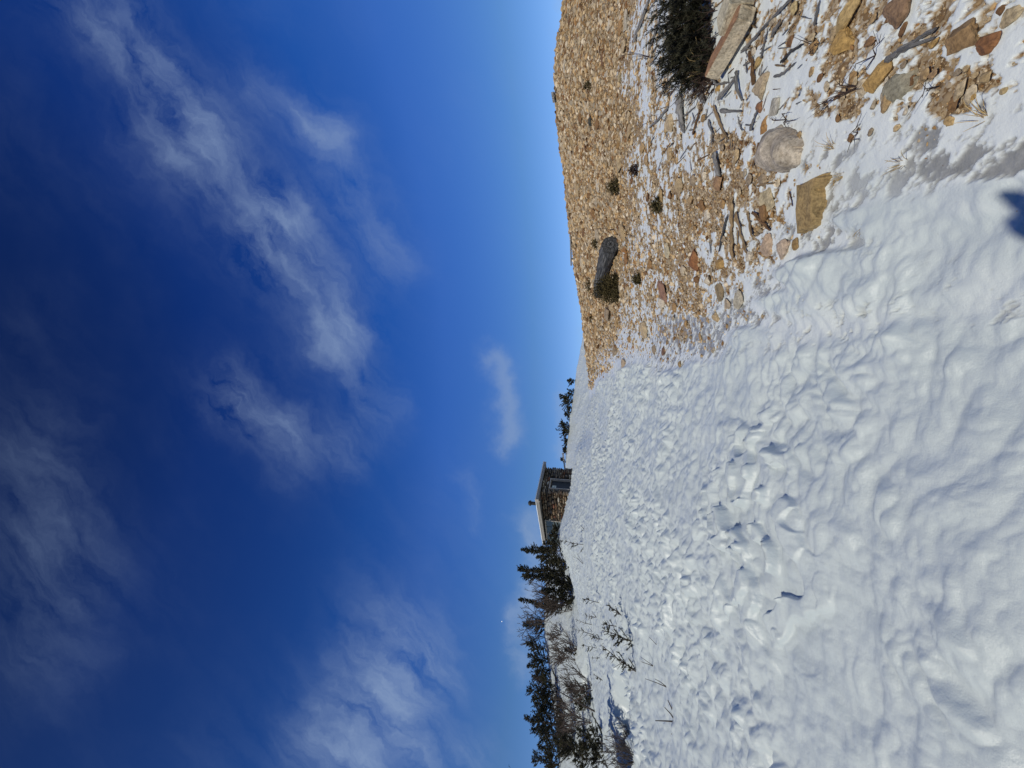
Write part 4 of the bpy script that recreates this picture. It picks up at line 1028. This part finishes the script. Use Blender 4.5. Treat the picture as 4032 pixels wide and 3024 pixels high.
WOOD = [
    ([(2928, 208), (2985, 145), (3040, 84), (3090, 35), (3150, -30)], 9, g, 'longest grey branch running from the slab stone to the top edge'),
    ([(3010, 226), (3024, 165), (3040, 104)], 7, g, 'thin grey stick beside the longest grey branch'),
    ([(3050, 144), (3070, 110), (3090, 76)], 10, g, 'stubby pale grey stick beyond the longest grey branch'),
    ([(2919, 86), (2955, 90), (2992, 107)], 5, t_, 'slim crooked stick lying across the brown slab stone'),
    ([(2984, 322), (2978, 260), (2966, 198)], 14, b_, 'thick grey-brown stick below the slab stone'),
    ([(2848, 388), (2880, 345), (2916, 300), (2920, 275)], 13, g, 'forked grey root arching over a dark gap'),
    ([(2748, 254), (2772, 232), (2798, 203)], 11, g, 'pale grey splinter at the foot of the straw tuft'),
    ([(2745, 290), (2762, 345), (2786, 398)], 22, g, 'broad cracked grey board below the straw tuft'),
    ([(2736, 533), (2755, 470), (2778, 400)], 8, b_, 'thin brown stick below the bark chunk'),
    ([(2822, 415), (2846, 480), (2876, 552)], 10, t_, 'tan splintered stick pointing down to the granite boulder'),
    ([(2846, 432), (2885, 436), (2930, 436)], 8, g, 'straight grey stick lying crosswise in the snow'),
    ([(2970, 510), (2988, 450), (3012, 396)], 9, g, 'grey stick just above the granite boulder'),
    ([(2826, 598), (2834, 645), (2844, 698)], 19, g, 'stout weathered grey block half sunk in grit'),
    ([(2505, 162), (2530, 90), (2566, -10)], 13, g, 'long pale grey board at the top edge on the slope'),
    ([(3224, 100), (3234, 50), (3244, -8)], 9, g, 'grey stick at the top edge near the ochre stones'),
    ([(2690, 376), (2694, 440), (2704, 524)], 26, g, 'rough bark chunk standing beside a black hollow'),
    ([(3503, 238), (3570, 195), (3640, 150), (3714, 104)], 15, g, 'split grey branch with two prongs near the ochre stones'),
    ([(2894, 775), (2896, 850), (2892, 930), (2896, 1020)], 16, t_, 'longest yellow splintered stick of the broken bundle'),
    ([(2909, 834), (2930, 920), (2957, 1006)], 10, t_, 'curved yellow stick beside the longest of the bundle'),
    ([(2957, 836), (2966, 885), (2974, 932)], 9, t_, 'short yellow stick at the outer side of the bundle'),
    ([(2976, 836), (3010, 870), (3047, 908)], 9, b_, 'brown stick lying apart from the yellow bundle'),
    ([(2876, 842), (2858, 920), (2838, 992)], 9, 'char_wood', 'black stick at the inner side of the yellow bundle'),
    ([(2918, 906), (2914, 965)], 7, t_, 'stub of a yellow stick under the bundle'),
    ([(2996, 730), (3030, 722), (3064, 719)], 5, t_, 'thin tan splinter in the snow above the bundle'),
    ([(3123, 752), (3130, 785), (3134, 812)], 4, b_, 'thin brown splinter in the snow by the flush yellow slab'),
    ([(2805, 944), (2808, 996)], 6, g, 'short straight grey stick in the grit left of the bundle'),
    ([(2560, 200), (2590, 120), (2610, 60)], 10, g, 'grey splintered board left of the dwarf pine'),
    ([(2640, 420), (2600, 470), (2560, 505)], 7, g, 'slim grey stick leading up the slope from the bark chunk'),
    ([(2880, 60), (2905, 20), (2930, -20)], 12, g, 'grey plank end at the top edge behind the slab stone'),
    ([(2812, 300), (2836, 330), (2880, 322)], 7, g, 'bent grey twig between splinter and forked root'),
    ([(2800, 470), (2815, 520), (2812, 570)], 8, g, 'grey wood sliver above the sunk grey block'),
    ([(3000, 560), (2990, 610), (2972, 660)], 6, b_, 'dark stick along the left flank of the granite boulder'),
    ([(3090, 240), (3130, 200), (3176, 170)], 8, 'char_wood', 'blackened stick in the snow between branch and ochre stones'),
    ([(3060, 300), (3100, 285), (3150, 240)], 7, g, 'grey stick pointing at the ochre stones'),
]
for i, (pts, r, mt, lb) in enumerate(WOOD):
    fk = None
    if 'forked grey root' in lb: fk = [(11, 2934, 392, .8)]
    if 'two prongs' in lb: fk = [(5, 3704, 144, .7)]
    wood(pts, r, mt, lb, 700 + i, fork=fk, lift=.9 if 'root' in lb or 'across' in lb else .45)
rg = random.Random(31); SG2 = 'small grey splinters scattered among the snow and grit'
for i in range(130):
    x, y = rg.uniform(2600, 3180), rg.uniform(-20, 600)
    if rg.random() < .3: x, y = rg.uniform(2560, 2760), rg.uniform(0, 700)
    an = rg.gauss(-.85, .5); L = rg.uniform(20, 85)
    wood([(x, y), (x + L * math.cos(an) * .8, y + L * math.sin(an))], rg.uniform(1.8, 4.6), rg.choice((g, g, g, g, b_, t_)), 'small grey-brown wood splinter lying in the snowy grit', 760 + i, group=SG2, name='wood_splinter', sides=5)
def dead_twig(c, tips, r, label, mat='redtwig'):
    o = at(*c); mb = MB(); rg = random.Random(int(c[0]))
    for (x, y) in tips:
        e = at(x, y) + UP * rg.uniform(.01, .05); m_ = o.lerp(e, .5) + Vector((rg.gauss(0, .01), rg.gauss(0, .01), rg.uniform(.02, .05)))
        tube(mb, [o + UP * .012, m_, e], [r, r * .8, r * .4], 5, cap=False)
        for k in range(2):
            q = m_.lerp(e, rg.uniform(.1, .6)); tube(mb, [q, q + (e - o) * rg.uniform(.15, .3) + Vector((rg.gauss(0, .03), rg.gauss(0, .03), .01))], [r * .6, r * .3], 4, cap=False)
    ob = mb.build('dead_twig', MT[mat], None, tuple(o)); tag(ob, label, 'twig'); return ob
dead_twig((3398, 338), [(3345, 298), (3300, 355), (3262, 400), (3232, 432), (3240, 445), (3335, 345), (3420, 345)], .0026, 'dark spidery dead twig fanned out on the snowy grit below the ochre stones')
dead_twig((3105, 470), [(3060, 470), (3130, 440), (3155, 470), (3120, 500)], .0032, 'dark tangle of twigs at the right flank of the granite boulder')
dead_twig((3225, 180), [(3180, 152), (3232, 205), (3275, 160)], .0026, 'dark crooked twig beside the upper ochre stone')
dead_twig((3700, 340), [(3682, 376), (3710, 338)], .0026, 'short dark twig alone in grey grit')
dead_twig((3460, 215), [(3500, 140), (3428, 270), (3410, 262)], .0026, 'long dark twig by the split grey branch')
dead_twig((3390, 520), [(3405, 484), (3398, 545)], .0032, 'small dark angled twig on the thin snow')
dead_twig((2440, 905), [(2345, 902), (2390, 908), (2480, 950), (2505, 935), (2450, 870)], .005, 'thin reddish twigs arching beside the sawn end of the log')
dead_twig((2560, 222), [(2440, 220), (2420, 224), (2500, 240), (2470, 200)], .0026, 'long reddish twig reaching up the slope left of the dwarf pine', 'redtwig')
dead_twig((2560, 480), [(2600, 450), (2640, 452), (2520, 505)], .0026, 'reddish twig in the snow below the dwarf pine')

# ------------------------------------------------------------------ stones
def rock(x, y, wy, wx, seed, label, tint, group=None, name='stone', flatk=.5, sub=3, cuts=9, yaw=None, sink=.36, cat='stone', at_pt=None, maxlen=1.25, nz=.09):
    """stone whose picture size is wx (along photo x) by wy (along photo y) photo pixels"""
    rg = random.Random(seed); p = at(x, y) if at_pt is None else at_pt; px = mpp(p)
    w = wy * px; d = (p - Vector((0, 0, EYE))).normalized(); dzx, dzy = slope_frame(p)
    nrm = Vector((-dzx, -dzy, 1)).normalized(); sa = max(.10, -d.dot(nrm))
    h = flatk * min(w, wx * px); vis = max(wx * px - h * (1 - sink) * .75, wx * px * .3)
    L = min(vis / sa, maxlen * w); L = max(L, .5 * w)
    V, F = rock_shape(sub, rg, cuts, nz); V = V * np.array([w, L, h])
    az = math.atan2(p.x, p.y); V = rot_z(V, -az + (yaw if yaw is not None else rg.uniform(-.25, .25)))
    V[:, 2] += h * (.5 - sink) + .012 + V[:, 0] * dzx + V[:, 1] * dzy
    mb = MB(); mb.add(V, F, tint); o = mb.build(name, MT['stone'], None); o.location = p; tag(o, label, cat, group); return o
def slab(outline, thick, label, tint, seed, name='stone_slab', sink=.6, mat='stone', dome=False):
    rg = random.Random(seed); P = [at(x, y) for x, y in outline]; c = sum(P, Vector()) / len(P); Q = []
    for i in range(len(P)):
        for k in range(4):
            q = P[i].lerp(P[(i + 1) % len(P)], k / 4); Q.append(q + Vector((rg.gauss(0, .004), rg.gauss(0, .004), 0)) - c)
    n = len(Q); V = []; S_ = [(Q[i - 2] + Q[i - 1] + Q[i] + Q[(i + 1) % n] + Q[(i + 2) % n]) / 5 for i in range(n)]; rings = [(1.03, -sink), (1.0, .70 - sink), (.95, .95 - sink), (.8, 1.04 - sink), (.6, 1.06 - sink), (.4, 1.08 - sink), (.2, 1.08 - sink), (.02, 1.08 - sink)]
    if dome: rings = [(1.02, -.4), (1.0, .15), (.94, .40), (.84, .58), (.7, .72), (.55, .80), (.4, .84), (.2, .86), (.02, .86)]
    for s, z in rings:
        for q in (Q if s > .97 else S_): V.append((q.x * s, q.y * s, q.z * s + z * thick + thick * (.30 if dome else .22) * float(perlin(q.x * s * 6 + seed, q.y * s * 9, seed)) * (s < 1)))
    if dome: tint = [tuple(c_ * (1 + .22 * math.sin(v_[1] * 42 + v_[0] * 9) * math.sin(v_[1] * 17 + 1)) for c_ in tint) for v_ in V]
    F = [(r * n + i, r * n + (i + 1) % n, (r + 1) * n + (i + 1) % n, (r + 1) * n + i) for r in range(len(rings) - 1) for i in range(n)]
    F += [tuple((len(rings) - 1) * n + i for i in range(n)), tuple(range(n - 1, -1, -1))]
    if sum((Q[i].x * Q[(i + 1) % n].y - Q[(i + 1) % n].x * Q[i].y) for i in range(n)) < 0: F = [f[::-1] for f in F]
    mb = MB(); mb.add(V, F, tint); o = mb.build(name, MT[mat], None); o.location = c; tag(o, label, 'stone'); return o
def beam_stone(xa, ya, xb, yb, w, h, label, tint, seed, lift=.0, tilt=0.0):
    """long squared slab lying from one photo pixel to another"""
    rg = random.Random(seed); a, b = at(xa, ya), at(xb, yb); ax = b - a; L = ax.length; ax.normalize(); ny = UP.cross(ax).normalized(); nz_ = ax.cross(ny)
    ny2 = ny * math.cos(tilt) + nz_ * math.sin(tilt); nz2 = -ny * math.sin(tilt) + nz_ * math.cos(tilt)
    V, F = ICO[3]; V = V.copy(); V = np.sign(V) * np.abs(V) ** .22; V = np.clip(V, -.93, .93) / .93 * .5
    V[:, 1] *= 1 - .25 * (V[:, 0] + .5); V += .025 * np.stack((perlin(V[:, 1] * 5, V[:, 2] * 5, seed), perlin(V[:, 0] * 5, V[:, 2] * 4, seed + 1), perlin(V[:, 0] * 6, V[:, 1] * 5, seed + 2)), -1)
    c = (a + b) / 2 + UP * (lift + h * .4)
    Q = V[:, :1] * L * np.array(ax)[None] + V[:, 1:2] * w * np.array(ny2)[None] + V[:, 2:] * h * np.array(nz2)[None]
    tt = np.where((V[:, 2] > .38)[:, None], np.array(tint[0])[None], np.array(tint[1])[None]); mb = MB(); mb.add(Q, F, tt); o = mb.build('stone_slab', MT['stone'], None); o.location = c; tag(o, label, 'stone'); return o
beam_stone(2858, 262, 2990, 40, .15, .12, 'long squared slab stone with a rust-brown top propped among grey sticks', ((.34, .19, .11), (.55, .47, .34)), 1, lift=.035, tilt=-.30)
beam_stone(2925, 92, 2975, -30, .20, .17, 'pale beige block at the top edge behind the rust-brown slab stone', ((.55, .50, .38), (.55, .49, .36)), 2, lift=.02)
slab([(3172, 724), (3255, 700), (3276, 678), (3283, 700), (3258, 735), (3260, 770), (3252, 850), (3240, 890), (3205, 905), (3174, 914)], .07, 'flush yellow-brown slab with sharp corners set in the icy snow', (.34, .24, .11), 3, sink=.05)
slab([(3498, 345), (3540, 290), (3612, 280), (3616, 310), (3570, 385), (3530, 402), (3505, 380)], .04, 'flat grey-green slab flush with the snow near the ochre stones', (.30, .28, .21), 4, sink=.35)
slab([(3024, 560), (3040, 512), (3086, 490), (3140, 508), (3178, 556), (3166, 600), (3158, 650), (3096, 680), (3034, 672), (3018, 622)], .13, 'largest pale granite boulder with a banded face sunk in the snow', (.44, .385, .315), 5, name='boulder', dome=True)
OC, BR, PK, GB = (.44, .28, .10), (.26, .15, .075), (.40, .24, .17), (.44, .38, .28)
ROCKS = [ # x, y, size along y, size along x, tint, label, flat
    (3352, 56, 120, 80, (.48, .34, .15), 'big pale ochre stone at the top edge', .5), (3334, 158, 84, 78, OC, 'ochre stone just below the pale ochre one', .6),
    (3478, 300, 108, 84, OC, 'cracked ochre stone in two lobes beside the grey-green slab', .5), (3818, 138, 116, 130, (.30, .19, .09), 'broad smooth brown stone alone in the snow at top right', .4),
    (3912, 168, 74, 94, (.26, .12, .05), 'dark red-brown narrow stone next to the broad smooth one', .45), (3560, 30, 110, 150, (.27, .17, .10), 'wide brown stone crossing the top edge', .4),
    (3692, 168, 36, 40, OC, 'small ochre stone under the tip of the split grey branch', .6), (3755, 475, 38, 38, (.52, .36, .17), 'small golden stone at the rim of the grey ice', .6),
    (3547, 502, 26, 30, (.56, .42, .24), 'small pale golden stone in clean snow', .6), (3440, 160, 34, 34, BR, 'small brown stone between the ochre stones and the branch', .6),
    (2682, 728, 62, 34, (.42, .32, .19), 'upright tan egg-shaped stone in the mixed grit', .8), (2738, 1024, 84, 42, (.27, .115, .045), 'rust-red tilted flagstone casting a sharp dark edge', .7),
    (2566, 1040, 36, 30, (.33, .19, .08), 'rounded rusty stone midway below the charred log', .8), (2612, 1152, 90, 52, (.32, .18, .12), 'flat pinkish-brown stone in the grit below the cushion', .25),
    (2660, 1210, 44, 32, (.38, .24, .11), 'ochre stone left of the pinkish-brown flat one', .5), (2844, 1038, 44, 58, (.40, .25, .09), 'layered ochre stone at the foot of the yellow bundle', .5),
    (2838, 1152, 72, 40, (.30, .23, .13), 'flat khaki stone with a toothed edge in the snow', .2), (2916, 1178, 74, 52, (.50, .46, .36), 'pale speckled square stone at the snow rim', .25),
    (3030, 787, 92, 56, (.50, .42, .27), 'pale pointed slab above the yellow bundle, flush in snow', .2), (3026, 965, 88, 48, (.48, .36, .26), 'pinkish rounded stone of the pair near the snow rim', .4),
    (3092, 982, 78, 70, (.52, .41, .31), 'paler stone of the pair near the snow rim', .4), (3144, 960, 48, 28, (.34, .22, .09), 'small brown stone beside the paired stones', .5),
    (2462, 1446, 76, 36, (.48, .38, .26), 'tan stone at the outermost rim of the gravel by the snow field', .5), (2682, 1437, 32, 16, (.34, .24, .12), 'small brown stone alone in the snow beyond the rim', .7),
    (2618, 1384, 34, 22, (.22, .13, .09), 'dark brown stone set in grey ice at the rim', .7), (2414, 1206, 50, 42, (.44, .34, .22), 'tan boulder left of the cushion shrub and log', .6),
    (2870, 1195, 46, 24, (.44, .36, .26), 'narrow tan stone beside the pale speckled square stone', .4), (2836, 722, 54, 44, (.36, .22, .12), 'warm brown stone above the yellow bundle', .5),
    (2468, 985, 32, 30, (.34, .17, .06), 'rust-orange stone in front of the sawn end', .7), (2470, 1020, 46, 26, (.32, .17, .07), 'long rusty stone in front of the charred log', .6),
    (2630, 988, 60, 22, (.52, .46, .32), 'pale upright sliver of stone below the log', .3), (2606, 770, 50, 20, (.46, .32, .15), 'narrow ochre sliver beside the dark cushion', .4),
    (2628, 508, 28, 30, (.46, .33, .17), 'small ochre stone right of the bark chunk shadow', .6), (2548, 630, 42, 26, (.44, .31, .17), 'ochre lump in the upper mixed grit', .5),
    (3005, 345, 90, 62, (.46, .37, .25), 'tan lichen-stained boulder between sticks and granite', .5), (3018, 494, 56, 28, (.38, .21, .08), 'rust-orange stone touching the granite boulder', .6),
    (3060, 420, 62, 40, (.46, .44, .38), 'pale grey stone to the right of the tan lichen-stained boulder', .35), (2780, 465, 30, 30, (.34, .22, .10), 'brown pebble-like stone beside the thin brown stick', .7),
    (2838, 345, 26, 28, (.48, .30, .10), 'small bright ochre stone near the forked root', .7), (2995, 245, 40, 90, (.42, .29, .12), 'long ochre stone propped under the grey sticks', .6),
    (3140, 30, 44, 60, (.50, .39, .20), 'yellowish stone at the top edge among the sticks', .5), (2470, 80, 70, 30, (.50, .45, .36), 'pale leaning stone high on the slope at the top edge', .6),
    (2446, 105, 60, 24, (.40, .24, .10), 'rusty stone beside the pale leaning one', .6), (2328, 476, 34, 26, (.05, .055, .05), 'blackish green lump of rock on the open gravel', .7),
    (2392, 290, 28, 22, (.45, .40, .33), 'grey-beige stone on the upper slope with a dark shadow', .7), (2446, 302, 30, 30, (.55, .44, .26), 'round cream stone on the upper slope', .6),
    (2440, 650, 60, 32, (.46, .36, .22), 'big tan stone next to the green tufted cushion', .5), (3000, 420, 40, 46, (.28, .14, .07), 'dark red stone above the granite boulder', .5),
    (4010, 60, 70, 60, (.50, .40, .25), 'pale stone in the far top right corner', .4), (3900, 300, 40, 44, (.44, .32, .17), 'tan stone below the dark red-brown narrow one', .5),
    (3690, 290, 34, 50, (.40, .26, .14), 'pinkish tan stone mid-way in the right-hand grit', .5), (3850, 380, 24, 26, OC, 'small ochre stone in snow on the right', .6), (3970, 355, 26, 28, (.50, .38, .2), 'small yellow stone in snow near the right edge', .6)]
for i, (x, y, wy, wx, ti, lb, fk) in enumerate(ROCKS): rock(x, y, wy, wx, 917 + i, lb, ti, flatk=fk, cuts=6 if 'granite boulder with' in lb else 9, yaw=.5 if 'granite boulder with' in lb else None, maxlen=.85 if 'granite boulder with' in lb else 1.25)
rg = random.Random(55); NR = 0
ZG = [('angular tan stone on the bare gravel slope', 'tan stones on the bare gravel slope'), ('stone half buried in thin snow and grit', 'stones in the thin snow'), ]
cand = 0
while NR < 190 and cand < 6000:
    cand += 1
    x = 2225 + 1800 * rg.random() ** 1.7; y = rg.uniform(-10, 1400)
    p = at(x, y); 
    if math.hypot(p.x, p.y) > 24: continue
    sn, ic = covers(np.array([p.x]), np.array([p.y]), np.array([p.z])); m_ = snowmask(np.array([p.x]), np.array([p.y]), sn)[0]
    if sn[0] > .8 or (m_ > .1 and rg.random() < .75): continue
    s = 16 + 34 * rg.random() ** 2.2 + (x - 2225) * .006
    rock(x, y, s * rg.uniform(.8, 1.5), s * rg.uniform(.5, .9), 2000 + cand, ZG[0][0] if sn[0] < .15 else ZG[1][0], rg.choice(TAN), ZG[0][1] if sn[0] < .15 else ZG[1][1], sub=2, cuts=9, flatk=rg.uniform(.4, .8))
    NR += 1

def gravel():
    rg = np.random.RandomState(4); pr = random.Random(4)
    N = 220000
    az = rg.uniform(-.16, .95, N); r = np.exp(rg.uniform(math.log(1.6), math.log(29), N))
    X, Y = r * np.sin(az), r * np.cos(az); Z = base(X, Y); sn, ic = covers(X, Y, Z); m = snowmask(X, Y, sn)
    x, y = project(X, Y, Z)
    pk = np.where(m < -.06, np.where(sn < .15, 1.0, .55), np.where(m < .04, .50, np.where(sn < .80, .30, .004))) * np.where(ic > .5, .4, 1.0)
    Rn = np.interp(az, NS[0], NS[2])
    ok = (rg.rand(N) < pk) & (x < 4200) & (y > -500) & (y < 1640) & (r < Rn + 1.5)
    X, Y, Z, sn, r, x = X[ok], Y[ok], Z[ok], sn[ok], r[ok], x[ok]
    n = len(X); f = Y * CT + (Z - EYE) * ST; px = f / FPX
    s = np.exp(rg.normal(np.where(sn < .12, math.log(6.0), math.log(4.8)), .58, n)); s = np.clip(s, 2, 19) * px; s = np.clip(s, .005, .32)
    shapes = [rock_shape(0, pr, 4, 0) for _ in range(14)]; big = [rock_shape(1, pr, 7, .06) for _ in range(12)]
    pal = np.array(TAN)
    e = .3
    dzx = (base(X + e, Y) - base(X - e, Y)) / (2 * e); dzy = (base(X, Y + e) - base(X, Y - e)) / (2 * e)
    VV, FF, TT = [], [], []; off = 0
    for i in range(n):
        V, F = (big if s[i] > 12 * px[i] else shapes)[pr.randrange(12)]
        a = pr.uniform(0, 6.283); c, q = math.cos(a), math.sin(a); L = s[i] * pr.uniform(.7, 1.5); h = s[i] * pr.uniform(.35, .85)
        vx, vy = V[:, 0] * s[i], V[:, 1] * L; wx, wy = vx * c - vy * q, vx * q + vy * c; t1, t2 = pr.gauss(0, .25), pr.gauss(0, .25)
        W = np.stack((X[i] + wx, Y[i] + wy, Z[i] + V[:, 2] * h + h * .18 + wx * (dzx[i] + t1) + wy * (dzy[i] + t2)), -1)
        VV.append(W); FF.append(np.array(F) + off); off += len(V)
        col = np.array((1.03, .98, .91)) * pal[pr.choice((0, 0, 1, 1, 2, 2, 3, 4, 5, 5, 6, 7, 8, 9, 9))] * pr.uniform(.5, 1.3); TT.append(np.tile(col, (len(V), 1)))
    V = np.concatenate(VV).astype(np.float32); F = np.concatenate(FF).astype(np.int32); T_ = np.concatenate(TT)
    me = bpy.data.meshes.new('gravel'); me.vertices.add(len(V)); me.vertices.foreach_set('co', V.ravel())
    me.loops.add(F.size); me.loops.foreach_set('vertex_index', F.ravel()); me.polygons.add(len(F)); me.polygons.foreach_set('loop_start', (np.arange(len(F)) * 3).astype(np.int32)); me.update(calc_edges=True)
    t4 = np.ones((len(V), 4), np.float32); t4[:, :3] = T_; a = me.attributes.new('tint', 'FLOAT_COLOR', 'POINT'); a.data.foreach_set('color', t4.ravel())
    me.materials.append(MT['gravel']); o = bpy.data.objects.new('gravel', me); COL.objects.link(o); o['kind'] = 'stuff'; o['label'] = 'loose tan gravel and stone chips covering the slope'; o['category'] = 'gravel'
gravel()

# ------------------------------------------------------------------ moon
d = ray(1976, 2447); d.normalize(); mp_ = Vector((0, 0, EYE)) + d * 6000
V, F = ICO[3]; mb = MB(); mb.smooth = True; mb.add(V * 6.0, F); o = mb.build('moon', MT['moon']); o.location = mp_; tag(o, 'tiny white daytime moon above the left trees', 'moon')

# ------------------------------------------------------------------ the photographer (only the ski tips' shadow reaches the picture)
def photographer():
    tips = [at(3882, 784), at(3904, 892)]
    T0 = [tp + SUNV * ((-.48 - tp.y) / SUNV.y) for tp in tips]
    cx = (T0[0].x + T0[1].x) / 2
    g0 = gz(cx, -.42)
    T = thing('person', 'standing photographer behind the camera with skis upright on the back', 'person', (cx, -.42, g0))
    bx = -cx
    verts = [((0, 0, .92), .15), ((0, 0, 1.12), .145), ((0, .01, 1.36), .155), ((0, .01, 1.47), .065), ((0, .03, 1.56), .085), ((0, .03, 1.68), .095),
             ((.10, 0, .88), .10), ((.11, .02, .48), .068), ((.11, 0, .10), .05), ((.11, .16, .04), .04), ((-.10, 0, .88), .10), ((-.11, .02, .48), .068), ((-.11, 0, .10), .05), ((-.11, .16, .04), .04),
             ((.19, .0, 1.38), .065), ((.25, .12, 1.18), .048), ((bx * .9 + .07, .30, 1.52 - g0 * .5), .035), ((-.19, 0, 1.38), .065), ((-.24, .12, 1.18), .048), ((bx * .9 - .07, .30, 1.52 - g0 * .5), .035)]
    edges = [(0, 1), (1, 2), (2, 3), (3, 4), (4, 5), (0, 6), (6, 7), (7, 8), (8, 9), (0, 10), (10, 11), (11, 12), (12, 13), (2, 14), (14, 15), (15, 16), (2, 17), (17, 18), (18, 19)]
    def finger(hi, sgn):
        h = Vector(verts[hi][0])
        for k in range(4):
            a = h + Vector((sgn * .01, .035, .03 - .02 * k)); b = a + Vector((-sgn * .028, .03, 0)); c = b + Vector((-sgn * .03, .002, 0)); n = len(verts)
            verts.extend([(tuple(a), .011), (tuple(b), .009), (tuple(c), .008)]); edges.extend([(hi, n), (n, n + 1), (n + 1, n + 2)])
        a = h + Vector((-sgn * .02, -.01, .03)); b = a + Vector((-sgn * .03, .01, .03)); n = len(verts); verts.extend([(tuple(a), .012), (tuple(b), .010)]); edges.extend([(hi, n), (n, n + 1)])
    finger(16, 1); finger(19, -1)
    me = bpy.data.meshes.new('body'); me.from_pydata([v for v, r in verts], edges, []); me.materials.append(MT['jacket'])
    o = bpy.data.objects.new('body', me); COL.objects.link(o); o.parent = T
    sk = o.modifiers.new('skin', 'SKIN'); ly = me.skin_vertices[0] if len(me.skin_vertices) else None
    if ly is None:
        try: ly = me.attributes.new('skin', 'FLOAT', 'POINT'); ly = None
        except Exception: ly = None
    if ly:
        for i, (v, r) in enumerate(verts): ly.data[i].radius = (r, r)
        ly.data[0].use_root = True
    o.modifiers.new('sub', 'SUBSURF').levels = 1
    for i, tp in enumerate(T0):
        S = MB(); foot = Vector((cx + (.16 if i == 0 else -.16) * -1, -.50, g0 + .55)); ax = (tp - foot); L = ax.length; ax.normalize()
        sx = Vector((1, 0, 0)); sx = (sx - ax * sx.dot(ax)).normalized(); sy = ax.cross(sx); V = []; G = []
        prof = [(0, .038), (.08, .048), (.5, .042), (.86, .054), (.94, .050), (.98, .030), (1.0, .006)]
        for t, w in prof:
            bend = -.05 * max(0, (t - .88) / .12) ** 2
            for sxn, syn in ((-1, -1), (1, -1), (1, 1), (-1, 1)): V.append(tuple(foot + ax * L * t + sx * w * sxn + sy * (.006 * syn + bend)))
        F = [(k * 4 + j, k * 4 + (j + 1) % 4, k * 4 + 4 + (j + 1) % 4, k * 4 + 4 + j) for k in range(len(prof) - 1) for j in range(4)] + [(3, 2, 1, 0), tuple((len(prof) - 1) * 4 + j for j in range(4))]
        S.add(V, F); so_ = S.build('ski', MT['ski'], None, tuple(foot)); tag(so_, 'wide ski carried upright on the photographer\'s back, tip casting a shadow on the snow', 'ski', 'skis on the photographer\'s back')
    print('ski tips', T0, g0)
photographer()
